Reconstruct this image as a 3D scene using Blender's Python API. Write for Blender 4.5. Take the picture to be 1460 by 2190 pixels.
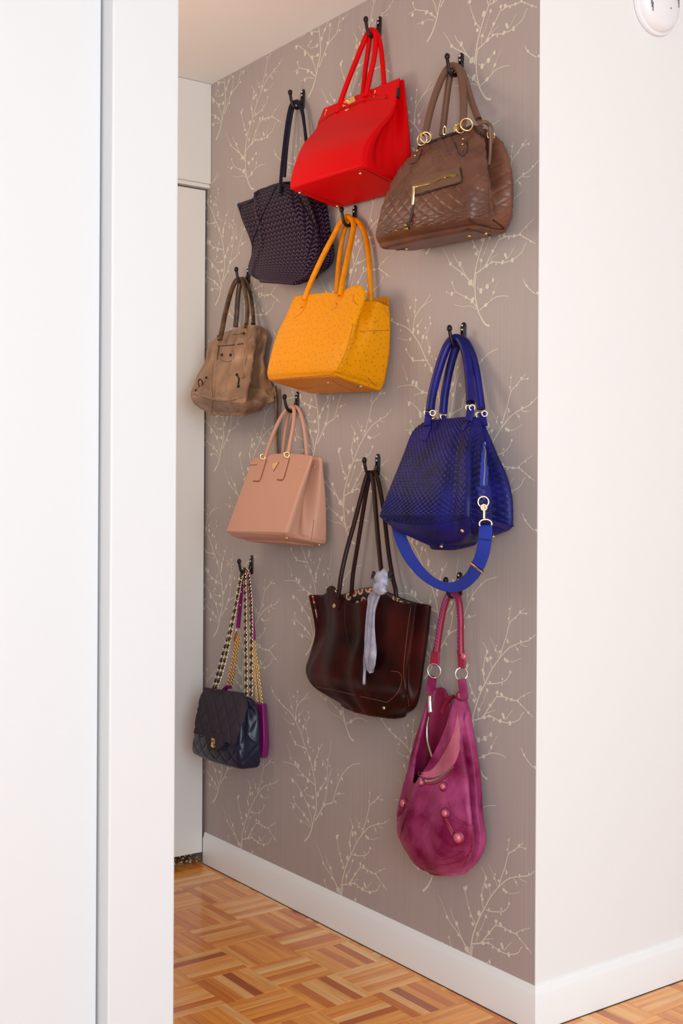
import bpy, math, random
from mathutils import Vector, Matrix, noise
from mathutils.bvhtree import BVHTree
random.seed(7)
for _o in list(bpy.data.objects): bpy.data.objects.remove(_o)
SC = bpy.context.scene
COL = SC.collection
# ------------------------------------------------------------------ camera
F = 2588.; CX = 730.; HY = 1052.; RH = math.radians(.3); TH = math.radians(35.85)
D = (math.sin(TH), math.cos(TH)); R = (math.cos(TH), -math.sin(TH)); EY = 1.167
CAM = (-(2.626*D[0]+.426*R[0]), -(2.626*D[1]+.426*R[1]), EY)
cam = bpy.data.objects.new('camera', bpy.data.cameras.new('camera')); COL.objects.link(cam)
cam.data.sensor_fit = 'HORIZONTAL'; cam.data.sensor_width = 24; cam.data.lens = F/1460*24
cam.data.shift_y = -(1095-HY)/1460; cam.data.clip_start = .05
Rv = Vector((R[0], R[1], 0)); Uv = Vector((0, 0, 1)); Dv = Vector((D[0], D[1], 0))
cX = Rv*math.cos(RH)+Uv*math.sin(RH); cY = -Rv*math.sin(RH)+Uv*math.cos(RH)
cam.matrix_world = Matrix((( cX.x, cY.x, -Dv.x, CAM[0]), (cX.y, cY.y, -Dv.y, CAM[1]), (cX.z, cY.z, -Dv.z, CAM[2]), (0, 0, 0, 1)))
SC.camera = cam
# ------------------------------------------------------------------ light
SC.view_settings.view_transform = 'Standard'; SC.view_settings.look = 'None'
SC.view_settings.gamma = 1; SC.view_settings.use_curve_mapping = False
SC.view_settings.exposure = 0.0
wd = bpy.data.worlds.new('world'); SC.world = wd; wd.use_nodes = True
wd.node_tree.nodes['Background'].inputs[0].default_value = (.86, .99, 1.10, 1)
wd.node_tree.nodes['Background'].inputs[1].default_value = .80
def area(name, loc, target, sx, sy, power, col):
    l = bpy.data.lights.new(name, 'AREA'); l.shape = 'RECTANGLE'; l.size = sx; l.size_y = sy; l.energy = power; l.color = col
    o = bpy.data.objects.new(name, l); COL.objects.link(o); o.location = loc
    o.rotation_euler = (Vector(target)-Vector(loc)).to_track_quat('-Z', 'Y').to_euler(); return o
area('window_light', (-2.15, -3.5, 1.5), (-.2, .9, 1.05), 2.3, 2.0, 103, (.82, .985, 1.09))
_l = bpy.data.lights.new('corridor_fill_light', 'POINT'); _l.energy = 7; _l.color = (1, .80, .62); _l.shadow_soft_size = .14  # unseen warm fill added at mid height to brighten the corridor
_o = bpy.data.objects.new('corridor_fill_light', _l); COL.objects.link(_o); _o.location = (-.74, .85, 1.75)

# ------------------------------------------------------------------ pixel of the photograph -> point at distance w from the papered wall
def ray(px, py):
    dx = px-CX; dy = HY-py
    x = dx*math.cos(RH)-dy*math.sin(RH); y = dx*math.sin(RH)+dy*math.cos(RH)
    return Vector((D[0]+R[0]*x/F, D[1]+R[1]*x/F, y/F))
CV = Vector(CAM)
def P(px, py, w=0.):
    r = ray(px, py); return CV+r*((-w-CAM[0])/r.x)
def PY(px, py, yy=0.):
    r = ray(px, py); return CV+r*((yy-CAM[1])/r.y)
def proj(p):
    v = Vector(p)-CV; d = v.dot(Dv); x = v.dot(Rv)/d*F; y = v.z/d*F
    return (CX+x*math.cos(RH)+y*math.sin(RH), HY-(-x*math.sin(RH)+y*math.cos(RH)), d)
ZM = {1: (480, 20, 3.318), 2: (780, 100, 3.842), 3: (540, 430, 4.424), 4: (380, 570, 6.083), 5: (460, 830, 5.214),
      6: (780, 680, 3.589), 7: (380, 1170, 4.132), 8: (620, 960, 3.65), 9: (810, 1220, 3.2206)}
def zx(k, q): a = ZM[k]; return (a[0]+q[0]/a[2], a[1]+q[1]/a[2])
def ZP(k, X, Y, w): return P(*zx(k, (X, Y)), w)

# ------------------------------------------------------------------ materials
def nodes(m): m.use_nodes = True; return m.node_tree.nodes, m.node_tree.links
def mat(name, col, rough=.5, metal=0., bump=0., bscale=400., spec=.5, var=0., vscale=12., col2=None, coat=0., btype='noise', sheen=0.):
    m = bpy.data.materials.new(name); n, l = nodes(m); b = n['Principled BSDF']
    b.inputs['Base Color'].default_value = (*col, 1); b.inputs['Roughness'].default_value = rough
    b.inputs['Metallic'].default_value = metal; b.inputs['Specular IOR Level'].default_value = spec
    b.inputs['Coat Weight'].default_value = coat; b.inputs['Coat Roughness'].default_value = .25
    b.inputs['Sheen Weight'].default_value = sheen
    tc = n.new('ShaderNodeTexCoord')
    if var or col2:
        t = n.new('ShaderNodeTexNoise'); t.inputs['Scale'].default_value = vscale; t.inputs['Detail'].default_value = 5
        l.new(tc.outputs['Object'], t.inputs[0])
        rp = n.new('ShaderNodeValToRGB'); c2 = col2 or tuple(c*(1-var) for c in col)
        rp.color_ramp.elements[0].position = .36; rp.color_ramp.elements[1].position = .66
        rp.color_ramp.elements[0].color = (*c2, 1); rp.color_ramp.elements[1].color = (*col, 1)
        l.new(t.outputs[0], rp.inputs[0]); l.new(rp.outputs[0], b.inputs['Base Color'])
    if bump:
        t = n.new('ShaderNodeTexNoise' if btype == 'noise' else 'ShaderNodeTexVoronoi'); t.inputs['Scale'].default_value = bscale
        l.new(tc.outputs['Object'], t.inputs[0])
        bm = n.new('ShaderNodeBump'); bm.inputs['Strength'].default_value = bump; bm.inputs['Distance'].default_value = .001
        l.new(t.outputs[0], bm.inputs['Height']); l.new(bm.outputs[0], b.inputs['Normal'])
    return m
M = {}
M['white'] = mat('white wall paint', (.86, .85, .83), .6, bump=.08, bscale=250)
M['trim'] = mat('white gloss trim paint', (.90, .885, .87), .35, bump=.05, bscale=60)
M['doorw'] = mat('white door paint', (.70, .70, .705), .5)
M['cream'] = mat('cream cabinet paint', (.80, .77, .73), .45)
M['ceil'] = mat('ceiling paint', (.88, .86, .84), .8)
M['dark'] = mat('dark joints and recess shade', (.02, .015, .012), .9)
M['print'] = mat('cream branch print', (.74, .69, .56), .5, spec=.4)
M['gold'] = mat('polished brass', (.95, .66, .25), .18, 1.)
M['pgold'] = mat('pale gold metal', (.95, .80, .50), .2, 1.)
M['silver'] = mat('silver metal', (.88, .88, .86), .18, 1.)
M['bronze'] = mat('dark bronze', (.018, .008, .008), .32, .2, spec=.35)
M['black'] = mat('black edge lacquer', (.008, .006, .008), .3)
M['red'] = mat('red leather', (.70, .0008, .003), .5, bump=.12, bscale=700, spec=.10)
M['redd'] = mat('dark red edge and shadow', (.10, .002, .003), .5)
M['yel'] = None
M['yeld'] = mat('orange stitched edge', (.50, .14, .002), .5)
M['pink'] = mat('dusty pink saffiano leather', (.62, .315, .215), .42, bump=.22, bscale=1400, spec=.35)
M['pinkd'] = mat('rust pink edge', (.24, .07, .035), .5)
M['brown'] = mat('brown quilted leather', (.175, .064, .036), .38, bump=.35, bscale=260, spec=.45, var=.4, vscale=18)
M['brownh'] = mat('brown handle leather', (.16, .072, .042), .36, bump=.15, bscale=300, spec=.5)
M['brownd'] = mat('dark brown edge', (.03, .012, .008), .5)
M['blue'] = mat('royal blue leather', (.015, .012, .20), .36, bump=.15, bscale=500, spec=.25, col2=(.008, .008, .09), vscale=16)
M['bluew'] = mat('woven blue leather', (.014, .013, .15), .42, bump=.1, bscale=400, spec=.22, col2=(.006, .006, .05), vscale=14)
M['strap'] = mat('bright blue webbing', (.010, .030, .31), .8, bump=.3, bscale=900)
M['choc'] = mat('oxblood brown leather', (.055, .006, .004), .40, bump=.15, bscale=90, spec=.16, col2=(.012, .002, .002), vscale=9)
M['chocd'] = mat('dark oxblood strap leather', (.022, .004, .004), .4, spec=.3)
M['stitch'] = mat('rust stitching', (.22, .07, .03), .7)
M['mag'] = mat('magenta washed leather', (.46, .075, .21), .45, bump=.5, bscale=120, spec=.2, col2=(.17, .003, .042), vscale=10)
M['magd'] = mat('deep magenta leather', (.22, .006, .05), .45, bump=.3, bscale=300)
M['magl'] = mat('purple whipstitch leather', (.26, .08, .30), .5)
M['magl2'] = mat('faded pink turned leather', (.52, .13, .20), .5, bump=.4, bscale=200, col2=(.40, .07, .13), vscale=20)
M['magr'] = mat('crimson leather wrap', (.27, .006, .035), .4, bump=.2, bscale=300)
M['pearl'] = mat('pink lacquered stud', (.62, .15, .20), .22, .3)
M['olive'] = mat('taupe crinkled leather', (.39, .22, .128), .42, bump=.45, bscale=180, spec=.35, col2=(.22, .12, .066), vscale=14)
M['olived'] = mat('dark taupe handle leather', (.125, .06, .025), .4, col2=(.05, .022, .01), vscale=40)
M['navy'] = mat('navy flap fabric', (.050, .040, .052), .85, bump=.4, bscale=900, spec=.1)
M['navyl'] = mat('navy lambskin', (.012, .012, .034), .34, spec=.4, bump=.1, bscale=300)
M['fux'] = mat('fuchsia leather', (.24, .004, .15), .4)
M['scarf'] = mat('lavender grey silk', (.50, .47, .58), .4, bump=.3, bscale=60, col2=(.30, .29, .38), vscale=45)
M['tan'] = mat('tan leather loop', (.40, .12, .02), .5)
M['alarm'] = mat('white alarm plastic', (.88, .87, .89), .35)
M['alarmd'] = mat('grey vent slot', (.18, .16, .17), .5)
M['zipb'] = mat('bronze zip', (.35, .25, .10), .3, 1.)
M['zips'] = mat('steel zip', (.45, .42, .36), .35, 1.)
M['seam'] = mat('wallpaper seam', (.46, .41, .37), .6)
M['dust'] = mat('grey dust flecks', (.45, .38, .28), .95)

def wallpaper_mat():
    m = bpy.data.materials.new('taupe wallpaper'); n, l = nodes(m); b = n['Principled BSDF']
    tc = n.new('ShaderNodeTexCoord'); mp = n.new('ShaderNodeMapping'); mp.inputs['Scale'].default_value = (1, 260, 1.2)
    l.new(tc.outputs['Object'], mp.inputs[0]); t = n.new('ShaderNodeTexNoise'); t.inputs['Scale'].default_value = 1.5; t.inputs['Detail'].default_value = 3
    l.new(mp.outputs[0], t.inputs[0]); rp = n.new('ShaderNodeValToRGB')
    rp.color_ramp.elements[0].color = (.415, .345, .322, 1); rp.color_ramp.elements[1].color = (.455, .382, .358, 1)
    rp.color_ramp.elements[0].position = .35; rp.color_ramp.elements[1].position = .65
    l.new(t.outputs[0], rp.inputs[0]); l.new(rp.outputs[0], b.inputs['Base Color']); b.inputs['Roughness'].default_value = .48
    b.inputs['Specular IOR Level'].default_value = .45
    bm = n.new('ShaderNodeBump'); bm.inputs['Strength'].default_value = .12; bm.inputs['Distance'].default_value = .0006
    l.new(t.outputs[0], bm.inputs['Height']); l.new(bm.outputs[0], b.inputs['Normal']); return m
M['paper'] = wallpaper_mat()
def wood_mat():
    m = bpy.data.materials.new('parquet oak varnish'); n, l = nodes(m); b = n['Principled BSDF']
    tc = n.new('ShaderNodeTexCoord'); oi = n.new('ShaderNodeObjectInfo'); ge = n.new('ShaderNodeNewGeometry')
    ad = n.new('ShaderNodeMath'); ad.operation = 'ADD'; l.new(oi.outputs['Random'], ad.inputs[0]); l.new(ge.outputs['Random Per Island'], ad.inputs[1])
    fr = n.new('ShaderNodeMath'); fr.operation = 'FRACT'; l.new(ad.outputs[0], fr.inputs[0])
    mu = n.new('ShaderNodeMath'); mu.operation = 'MULTIPLY'; mu.inputs[1].default_value = 37.; l.new(fr.outputs[0], mu.inputs[0])
    uv = n.new('ShaderNodeUVMap'); uv.uv_map = 'uv'
    mp = n.new('ShaderNodeMapping'); mp.inputs['Scale'].default_value = (5, 90, 1); l.new(uv.outputs[0], mp.inputs[0])
    cb = n.new('ShaderNodeCombineXYZ'); l.new(mu.outputs[0], cb.inputs[2]); l.new(mu.outputs[0], cb.inputs[0])
    va = n.new('ShaderNodeVectorMath'); va.operation = 'ADD'; l.new(mp.outputs[0], va.inputs[0]); l.new(cb.outputs[0], va.inputs[1])
    t = n.new('ShaderNodeTexNoise'); t.inputs['Scale'].default_value = 1.; t.inputs['Detail'].default_value = 4; t.inputs['Distortion'].default_value = .4
    l.new(va.outputs[0], t.inputs[0])
    base = n.new('ShaderNodeValToRGB'); e = base.color_ramp.elements
    e[0].position = 0; e[0].color = (.40, .085, .010, 1); e[1].position = 1; e[1].color = (.93, .56, .25, 1)
    for pos, c in ((.06, (.66, .19, .022)), (.35, (.84, .32, .05)), (.75, (.90, .40, .09))):
        k = e.new(pos); k.color = (*c, 1)
    l.new(fr.outputs[0], base.inputs[0])
    mx = n.new('ShaderNodeMix'); mx.data_type = 'RGBA'; mx.blend_type = 'MULTIPLY'; mx.inputs[0].default_value = 1
    rp = n.new('ShaderNodeValToRGB'); rp.color_ramp.elements[0].position = .3; rp.color_ramp.elements[1].position = .65
    rp.color_ramp.elements[0].color = (.80, .66, .48, 1); rp.color_ramp.elements[1].color = (1.08, 1.08, 1.06, 1)
    l.new(t.outputs[0], rp.inputs[0]); l.new(base.outputs[0], mx.inputs[6]); l.new(rp.outputs[0], mx.inputs[7])
    l.new(mx.outputs[2], b.inputs['Base Color']); b.inputs['Roughness'].default_value = .3
    b.inputs['Coat Weight'].default_value = .5; b.inputs['Coat Roughness'].default_value = .10
    return m
M['wood'] = wood_mat()
def uvnode(n, l, sx=1., sy=1.):
    uv = n.new('ShaderNodeUVMap'); uv.uv_map = 'uv'; mp = n.new('ShaderNodeMapping'); mp.inputs['Scale'].default_value = (sx, sy, 1)
    l.new(uv.outputs[0], mp.inputs[0]); return mp
def ostrich():
    m = bpy.data.materials.new('saffron ostrich leather'); n, l = nodes(m); b = n['Principled BSDF']
    mp = uvnode(n, l); v = n.new('ShaderNodeTexVoronoi'); v.inputs['Scale'].default_value = 72; v.inputs['Randomness'].default_value = .75
    l.new(mp.outputs[0], v.inputs[0]); r = n.new('ShaderNodeValToRGB'); r.color_ramp.elements[0].position = .06; r.color_ramp.elements[1].position = .17; v.voronoi_dimensions = '2D'
    r.color_ramp.elements[0].color = (.56, .165, .001, 1); r.color_ramp.elements[1].color = (.82, .30, .002, 1)
    l.new(v.outputs['Distance'], r.inputs[0]); l.new(r.outputs[0], b.inputs['Base Color']); b.inputs['Roughness'].default_value = .4
    r2 = n.new('ShaderNodeValToRGB'); r2.color_ramp.elements[0].position = 0; r2.color_ramp.elements[1].position = .45
    r2.color_ramp.elements[0].color = (1, 1, 1, 1); r2.color_ramp.elements[1].color = (0, 0, 0, 1); l.new(v.outputs['Distance'], r2.inputs[0])
    bm = n.new('ShaderNodeBump'); bm.inputs['Strength'].default_value = .5; bm.inputs['Distance'].default_value = .0012
    l.new(r2.outputs[0], bm.inputs['Height']); l.new(bm.outputs[0], b.inputs['Normal']); b.inputs['Specular IOR Level'].default_value = .15; return m
M['yel'] = ostrich()
M['yelh'] = mat('saffron rolled leather', (.84, .29, .002), .42, spec=.15, col2=(.76, .23, .002), vscale=60)
def chevron():
    # printed canvas: rows of small interlocking chevrons in violet and tan dots on near-black plum
    m = bpy.data.materials.new('plum chevron canvas'); n, l = nodes(m); b = n['Principled BSDF']
    mp = uvnode(n, l); sp = n.new('ShaderNodeSeparateXYZ'); l.new(mp.outputs[0], sp.inputs[0])
    def mth(op, a, b_=None, c=None):
        k = n.new('ShaderNodeMath'); k.operation = op
        for i, v in enumerate((a, b_, c)):
            if v is None: continue
            if isinstance(v, (int, float)): k.inputs[i].default_value = v
            else: l.new(v, k.inputs[i])
        return k.outputs[0]
    per = .0165
    fx = mth('ABSOLUTE', mth('SUBTRACT', mth('FRACT', mth('DIVIDE', sp.outputs[0], per)), .5))
    row = mth('FRACT', mth('ADD', mth('DIVIDE', sp.outputs[1], per*.8), mth('MULTIPLY', fx, 2.0)))
    a = mth('MULTIPLY', mth('LESS_THAN', mth('ABSOLUTE', mth('SUBTRACT', row, .35)), .13), mth('LESS_THAN', fx, .36))
    c2 = mth('MULTIPLY', mth('LESS_THAN', mth('ABSOLUTE', mth('SUBTRACT', row, .72)), .07), mth('GREATER_THAN', fx, .18))
    mx = n.new('ShaderNodeMix'); mx.data_type = 'RGBA'; mx.inputs[6].default_value = (.007, .003, .009, 1); mx.inputs[7].default_value = (.135, .075, .095, 1)
    l.new(a, mx.inputs[0]); m2 = n.new('ShaderNodeMix'); m2.data_type = 'RGBA'; l.new(mx.outputs[2], m2.inputs[6]); m2.inputs[7].default_value = (.05, .03, .11, 1)
    l.new(c2, m2.inputs[0]); l.new(m2.outputs[2], b.inputs['Base Color']); b.inputs['Roughness'].default_value = .42; b.inputs['Specular IOR Level'].default_value = .10
    bm = n.new('ShaderNodeBump'); bm.inputs['Strength'].default_value = .25; bm.inputs['Distance'].default_value = .0006
    l.new(a, bm.inputs['Height']); l.new(bm.outputs[0], b.inputs['Normal']); return m
M['plum'] = chevron()
M['plumt'] = mat('navy plum trim leather', (.007, .005, .02), .4, spec=.25)
def floral():
    m = bpy.data.materials.new('floral lining'); n, l = nodes(m); b = n['Principled BSDF']; mp = uvnode(n, l)
    v = n.new('ShaderNodeTexVoronoi'); v.inputs['Scale'].default_value = 45; v.voronoi_dimensions = '2D'; l.new(mp.outputs[0], v.inputs[0])
    r = n.new('ShaderNodeValToRGB'); e = r.color_ramp.elements; r.color_ramp.interpolation = 'CONSTANT'
    e[0].position = 0; e[0].color = (.35, .01, .02, 1); e[1].position = .22; e[1].color = (.62, .52, .34, 1); k = e.new(.42); k.color = (.03, .015, .012, 1)
    l.new(v.outputs['Distance'], r.inputs[0]); l.new(r.outputs[0], b.inputs['Base Color']); return m
M['lining'] = floral()

# ------------------------------------------------------------------ mesh helpers
ORG = {}
def obj(name, verts, faces, m, parent=None, uvs=None, smooth=True, sharp=None, kind=None):
    org = ORG.get(parent.name, Vector((0, 0, 0))) if parent else Vector((0, 0, 0))
    me = bpy.data.meshes.new(name); me.from_pydata([tuple(Vector(v)-org) for v in verts], [], faces)
    mats = m if isinstance(m, list) else [m]
    for x in mats: me.materials.append(x)
    if smooth: me.polygons.foreach_set('use_smooth', [True]*len(me.polygons))
    if uvs:
        ul = me.uv_layers.new(name='uv'); flat = [c for f in uvs for uv in f for c in uv]; ul.data.foreach_set('uv', flat)
    me.validate(); me.update()
    if sharp is not None: me.set_sharp_from_angle(angle=math.radians(sharp))
    o = bpy.data.objects.new(name, me); COL.objects.link(o)
    if parent: o.parent = parent; ORG[o.name] = org
    if kind: o['kind'] = kind
    return o
def thing(name, label, cat, loc, group=None):
    o = bpy.data.objects.new(name, None); COL.objects.link(o); o.empty_display_size = .05; o.location = loc
    ORG[o.name] = Vector(loc); o['label'] = label; o['category'] = cat
    if group: o['group'] = group
    return o
class MB:
    def __init__(s): s.v = []; s.f = []
    def add(s, v, f):
        k = len(s.v); s.v += [Vector(x) for x in v]; s.f += [tuple(i+k for i in q) for q in f]
    def box(s, a, b):
        x0, y0, z0 = a; x1, y1, z1 = b
        s.add([(x0,y0,z0),(x1,y0,z0),(x1,y1,z0),(x0,y1,z0),(x0,y0,z1),(x1,y0,z1),(x1,y1,z1),(x0,y1,z1)],
              [(0,3,2,1),(4,5,6,7),(0,1,5,4),(1,2,6,5),(2,3,7,6),(3,0,4,7)])
    def out(s, name, m, parent=None, **k): return obj(name, s.v, s.f, m, parent, **k)
def bev(o, w=.002, seg=2):
    b = o.modifiers.new('bevel', 'BEVEL'); b.width = w; b.segments = seg; b.limit_method = 'ANGLE'; return o
def sphere(c, r, n=None, flat=1., seg=12):
    n = (n or Vector((-1, 0, 0))).normalized(); a = n.orthogonal().normalized(); b = n.cross(a); v = []; f = []; H = seg//2
    for i in range(1, H):
        t = math.pi*i/H
        for j in range(seg):
            p = 2*math.pi*j/seg; v.append(c+(a*math.cos(p)+b*math.sin(p))*r*math.sin(t)+n*r*flat*math.cos(t))
    v += [c+n*r*flat, c-n*r*flat]; T = len(v)-2
    for i in range(H-2):
        for j in range(seg): f.append((i*seg+j, (i+1)*seg+j, (i+1)*seg+(j+1) % seg, i*seg+(j+1) % seg))
    for j in range(seg): f.append((T, j, (j+1) % seg)); f.append((T+1, (H-2)*seg+(j+1) % seg, (H-2)*seg+j))
    return v, f
def torus(c, nrm, Rr, r, seg=24, ss=8, sc=1., up=None):
    nrm = Vector(nrm).normalized(); a = (up or nrm.orthogonal()).normalized(); b = nrm.cross(a); v = []; f = []
    for i in range(seg):
        p = 2*math.pi*i/seg; rad = a*math.cos(p)*sc+b*math.sin(p); cc = c+rad*Rr; rd = rad.normalized()
        for j in range(ss):
            q = 2*math.pi*j/ss; v.append(cc+rd*r*math.cos(q)+nrm*r*math.sin(q))
    for i in range(seg):
        for j in range(ss):
            f.append((i*ss+j, ((i+1) % seg)*ss+j, ((i+1) % seg)*ss+(j+1) % ss, i*ss+(j+1) % ss))
    return v, f
def cr(pts, n):
    """Catmull-Rom through tuples of floats; n samples per span"""
    out = []; L = len(pts)
    for i in range(L-1):
        p0 = pts[max(i-1, 0)]; p1 = pts[i]; p2 = pts[i+1]; p3 = pts[min(i+2, L-1)]
        for j in range(n):
            t = j/n; t2 = t*t; t3 = t2*t
            out.append(tuple(.5*(2*b+(c-a)*t+(2*a-5*b+4*c-d)*t2+(-a+3*b-3*c+d)*t3) for a, b, c, d in zip(p0, p1, p2, p3)))
    out.append(tuple(pts[-1])); return out
def sweep(path, a, b=None, normals=None, seg=10, closed=False, square=False):
    """tube along path; a half-width (number or list), b half-height; normals orient the flat side"""
    n = len(path); b = a if b is None else b
    A = a if isinstance(a, list) else [a]*n; B = b if isinstance(b, list) else [b]*n
    v = []; f = []; up = None
    for i in range(n):
        if closed: tg = path[(i+1) % n]-path[i-1]
        else: tg = path[min(i+1, n-1)]-path[max(i-1, 0)]
        tg = tg.normalized() if tg.length > 1e-9 else Vector((0, 0, 1))
        if normals: up = normals[i]
        elif up is None: up = tg.orthogonal()
        up = (up-tg*up.dot(tg)); up = up.normalized() if up.length > 1e-9 else tg.orthogonal().normalized()
        sd = tg.cross(up)
        for j in range(seg):
            q = 2*math.pi*(j+.5)/seg; c, s_ = math.cos(q), math.sin(q)
            if square:
                k = .28; c = math.copysign(abs(c)**k, c); s_ = math.copysign(abs(s_)**k, s_)
            v.append(path[i]+sd*A[i]*c+up*B[i]*s_)
    m = n if closed else n-1
    for i in range(m):
        for j in range(seg):
            k = (i+1) % n; f.append((i*seg+j, k*seg+j, k*seg+(j+1) % seg, i*seg+(j+1) % seg))
    if not closed: f.append(tuple(range(seg))[::-1]); f.append(tuple((n-1)*seg+j for j in range(seg)))
    return v, f
def zpath(k, pts, n=8): return [ZP(k, X, Y, w) for X, Y, w in cr([tuple(map(float, q)) for q in pts], n)]
def handle(name, k, pts, r, m, parent, flat=None, n=8, seg=12, nrm=None, square=False):
    p = zpath(k, pts, n); v, f = sweep(p, r, flat, seg=seg, normals=[nrm]*len(p) if nrm else None, square=square)
    return obj(name, v, f, m, parent)

# ------------------------------------------------------------------ bag body
def solvew(fr, yb):
    lo, hi = .0, .4
    for _ in range(30):
        m = (lo+hi)/2
        if P(*fr, m).y > yb: lo = m
        else: hi = m
    # y decreases or increases with w: test direction
    return m
def solvew2(fr, yb):
    s = 1 if P(*fr, .4).y > P(*fr, 0).y else -1; lo, hi = 0., .4
    for _ in range(30):
        m = (lo+hi)/2
        if (P(*fr, m).y-yb)*s < 0: lo = m
        else: hi = m
    return m
class Bag: pass
def sm(x): x = max(0., min(1., x)); return x*x*(3-2*x)
def body(name, k, rows, m, parent, wb=.015, n1=44, n2=22, nc=4, Rc=.012, nrow=60, top='cap', bot='cap', Rb=.008, Rt=.004,
         deform=None, relief=None, tstart=None, thick=.003, inner=.5, inner_mat=None, wclamp=.006, sag=0.):
    A = []; W = []
    for r in rows:
        FL, FR, BR = (zx(k, q) for q in r[:3]); wbr = r[4] if len(r) > 4 and r[4] is not None else wb
        c = P(*BR, wbr); wf = r[3] if len(r) > 3 and r[3] is not None else max(solvew2(FR, c.y), wbr+.02)
        a = P(*FL, wf); b = P(*FR, wf); d = c+(a-b)
        A.append((*a, *b, *c, *d)); W.append(round(wf, 3))
    print(name, parent.name if parent else '', 'w', W)
    spl = cr(A, 16); L = len(spl)-1
    def corners(t):
        x = max(0., min(.99999, t))*L; i = int(x); u = x-i; return [spl[i][j]*(1-u)+spl[i+1][j]*u for j in range(12)]
    avW = sum((Vector(a[0:3])-Vector(a[3:6])).length for a in A)/len(A); avD = sum((Vector(a[3:6])-Vector(a[6:9])).length for a in A)/len(A)
    avH = sum((Vector(A[i][0:3])-Vector(A[i+1][0:3])).length for i in range(len(A)-1))
    def path(Wd, Dp):
        rp = min(Rc/Wd, .48); rq = min(Rc/Dp, .48); o = []
        for i in range(n1+1): o.append((rp+(1-2*rp)*i/n1, 0., 0))
        for i in range(1, nc): q = math.pi/2*i/nc; o.append((1-rp+rp*math.sin(q), rq-rq*math.cos(q), 1))
        for i in range(n2+1): o.append((1., rq+(1-2*rq)*i/n2, 1))
        for i in range(1, nc): q = math.pi/2*i/nc; o.append((1-rp+rp*math.cos(q), 1-rq+rq*math.sin(q), 1))
        for i in range(n1+1): o.append((1-rp-(1-2*rp)*i/n1, 1., 2))
        for i in range(1, nc): q = math.pi/2*i/nc; o.append((rp-rp*math.sin(q), 1-rq+rq*math.cos(q), 3))
        for i in range(n2+1): o.append((0., 1-rq-(1-2*rq)*i/n2, 3))
        for i in range(1, nc): q = math.pi/2*i/nc; o.append((rp-rp*math.cos(q), rq-rq*math.sin(q), 3))
        return o
    refp = path(avW, avD)
    ss = [0.]
    for i in range(len(refp)):
        a = refp[i]; b = refp[(i+1) % len(refp)]; ss.append(ss[-1]+math.hypot((a[0]-b[0])*avW, (a[1]-b[1])*avD))
    def ring(t, inset=0., dz=0.):
        c = corners(t); a, b, cc, d = (Vector(c[i:i+3]) for i in (0, 3, 6, 9)); Wd = max((a-b).length, .01); Dp = max((b-cc).length, .01)
        out = []
        for (p, q, s_) in path(Wd, Dp):
            tt = t
            if tstart:
                ts = tstart(p, q); tt = ts+(1-ts)*t
                c = corners(tt); a, b, cc, d = (Vector(c[i:i+3]) for i in (0, 3, 6, 9)); Wd = max((a-b).length, .01); Dp = max((b-cc).length, .01)
            ip = .5+(p-.5)*max(.02, 1-2*inset/Wd); iq = .5+(q-.5)*max(.05, 1-2*inset/Dp)
            pos = (a*(1-ip)+b*ip)*(1-iq)+(d*(1-ip)+cc*ip)*iq
            pos.z += dz
            if deform:
                pos = deform(pos, p, q, s_, tt, inset)
            if pos.x > -wclamp: pos.x = -wclamp
            out.append(pos)
        return out
    rings = []; V = []; kinds = []
    if top == 'cap':
        for i in range(4): a = math.pi/2*i/4; rings.append(ring(0, Rt*(1-math.sin(a))+0, Rt*math.cos(a))); V.append(0)
    else:
        for i in range(12): rings.append(ring(inner*(1-i/11), thick)); V.append(-inner*(1-i/11)*avH); kinds.append(1)
        rings.append(ring(0, thick*.5, thick*.4)); V.append(0)
    first_out = len(rings)
    for i in range(nrow+1): rings.append(ring(i/nrow)); V.append(avH*i/nrow)
    last_out = len(rings)-1
    for i in range(1, 5): a = math.pi/2*i/4; rings.append(ring(1, Rb*(1-math.cos(a)), -Rb*math.sin(a))); V.append(avH+Rb*i/4)
    c = corners(1); Dl = (Vector(c[3:6])-Vector(c[6:9])).length/2
    for fr in (.35, .6, .8, .95): rings.append(ring(1, Rb+(Dl-Rb)*fr, -Rb-sag*fr)); V.append(avH+Rb+Dl*fr)
    n = len(rings[0]); verts = [v for r in rings for v in r]; flat0 = [v.copy() for v in verts]
    if relief:
        nv = list(verts)
        for i in range(first_out, len(rings)-2):
            for j in range(n):
                dn = rings[min(i+1, len(rings)-1)][j]-rings[max(i-1, 0)][j]; ac = rings[i][(j+1) % n]-rings[i][j-1]
                nm = ac.cross(dn); nm = -nm.normalized() if nm.length > 1e-12 else Vector((0, 0, 0))
                h = relief(ss[j], V[i], refp[j][2], refp[j][0], refp[j][1], min(1, (i-first_out)/nrow))
                # keep displacement outward
                nv[i*n+j] = verts[i*n+j]+nm*h
        verts = nv
    for v in verts:
        if v.x > -wclamp: v.x = -wclamp
    faces = []; uvs = []; mi = []
    for i in range(len(rings)-1):
        for j in range(n):
            q = (j+1) % n; faces.append((i*n+j, (i+1)*n+j, (i+1)*n+q, i*n+q))
            uvs.append(((ss[j], -V[i]), (ss[j], -V[i+1]), (ss[j+1], -V[i+1]), (ss[j+1], -V[i])))
            mi.append(1 if (inner_mat and top == 'open' and i < 11) else 0)
    def cap(ri, flip):
        c0 = sum((verts[ri*n+j] for j in range(n)), Vector())/n; verts.append(c0); ci = len(verts)-1
        for j in range(n):
            q = (j+1) % n; faces.append((ri*n+j, ci, ri*n+q) if not flip else (ri*n+j, ri*n+q, ci)); mi.append(0)
            uvs.append(((ss[j], -V[ri]), (0, -V[ri]-.02), (ss[j+1], -V[ri])) if not flip else ((ss[j], -V[ri]), (ss[j+1], -V[ri]), (0, -V[ri]-.02)))
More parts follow.
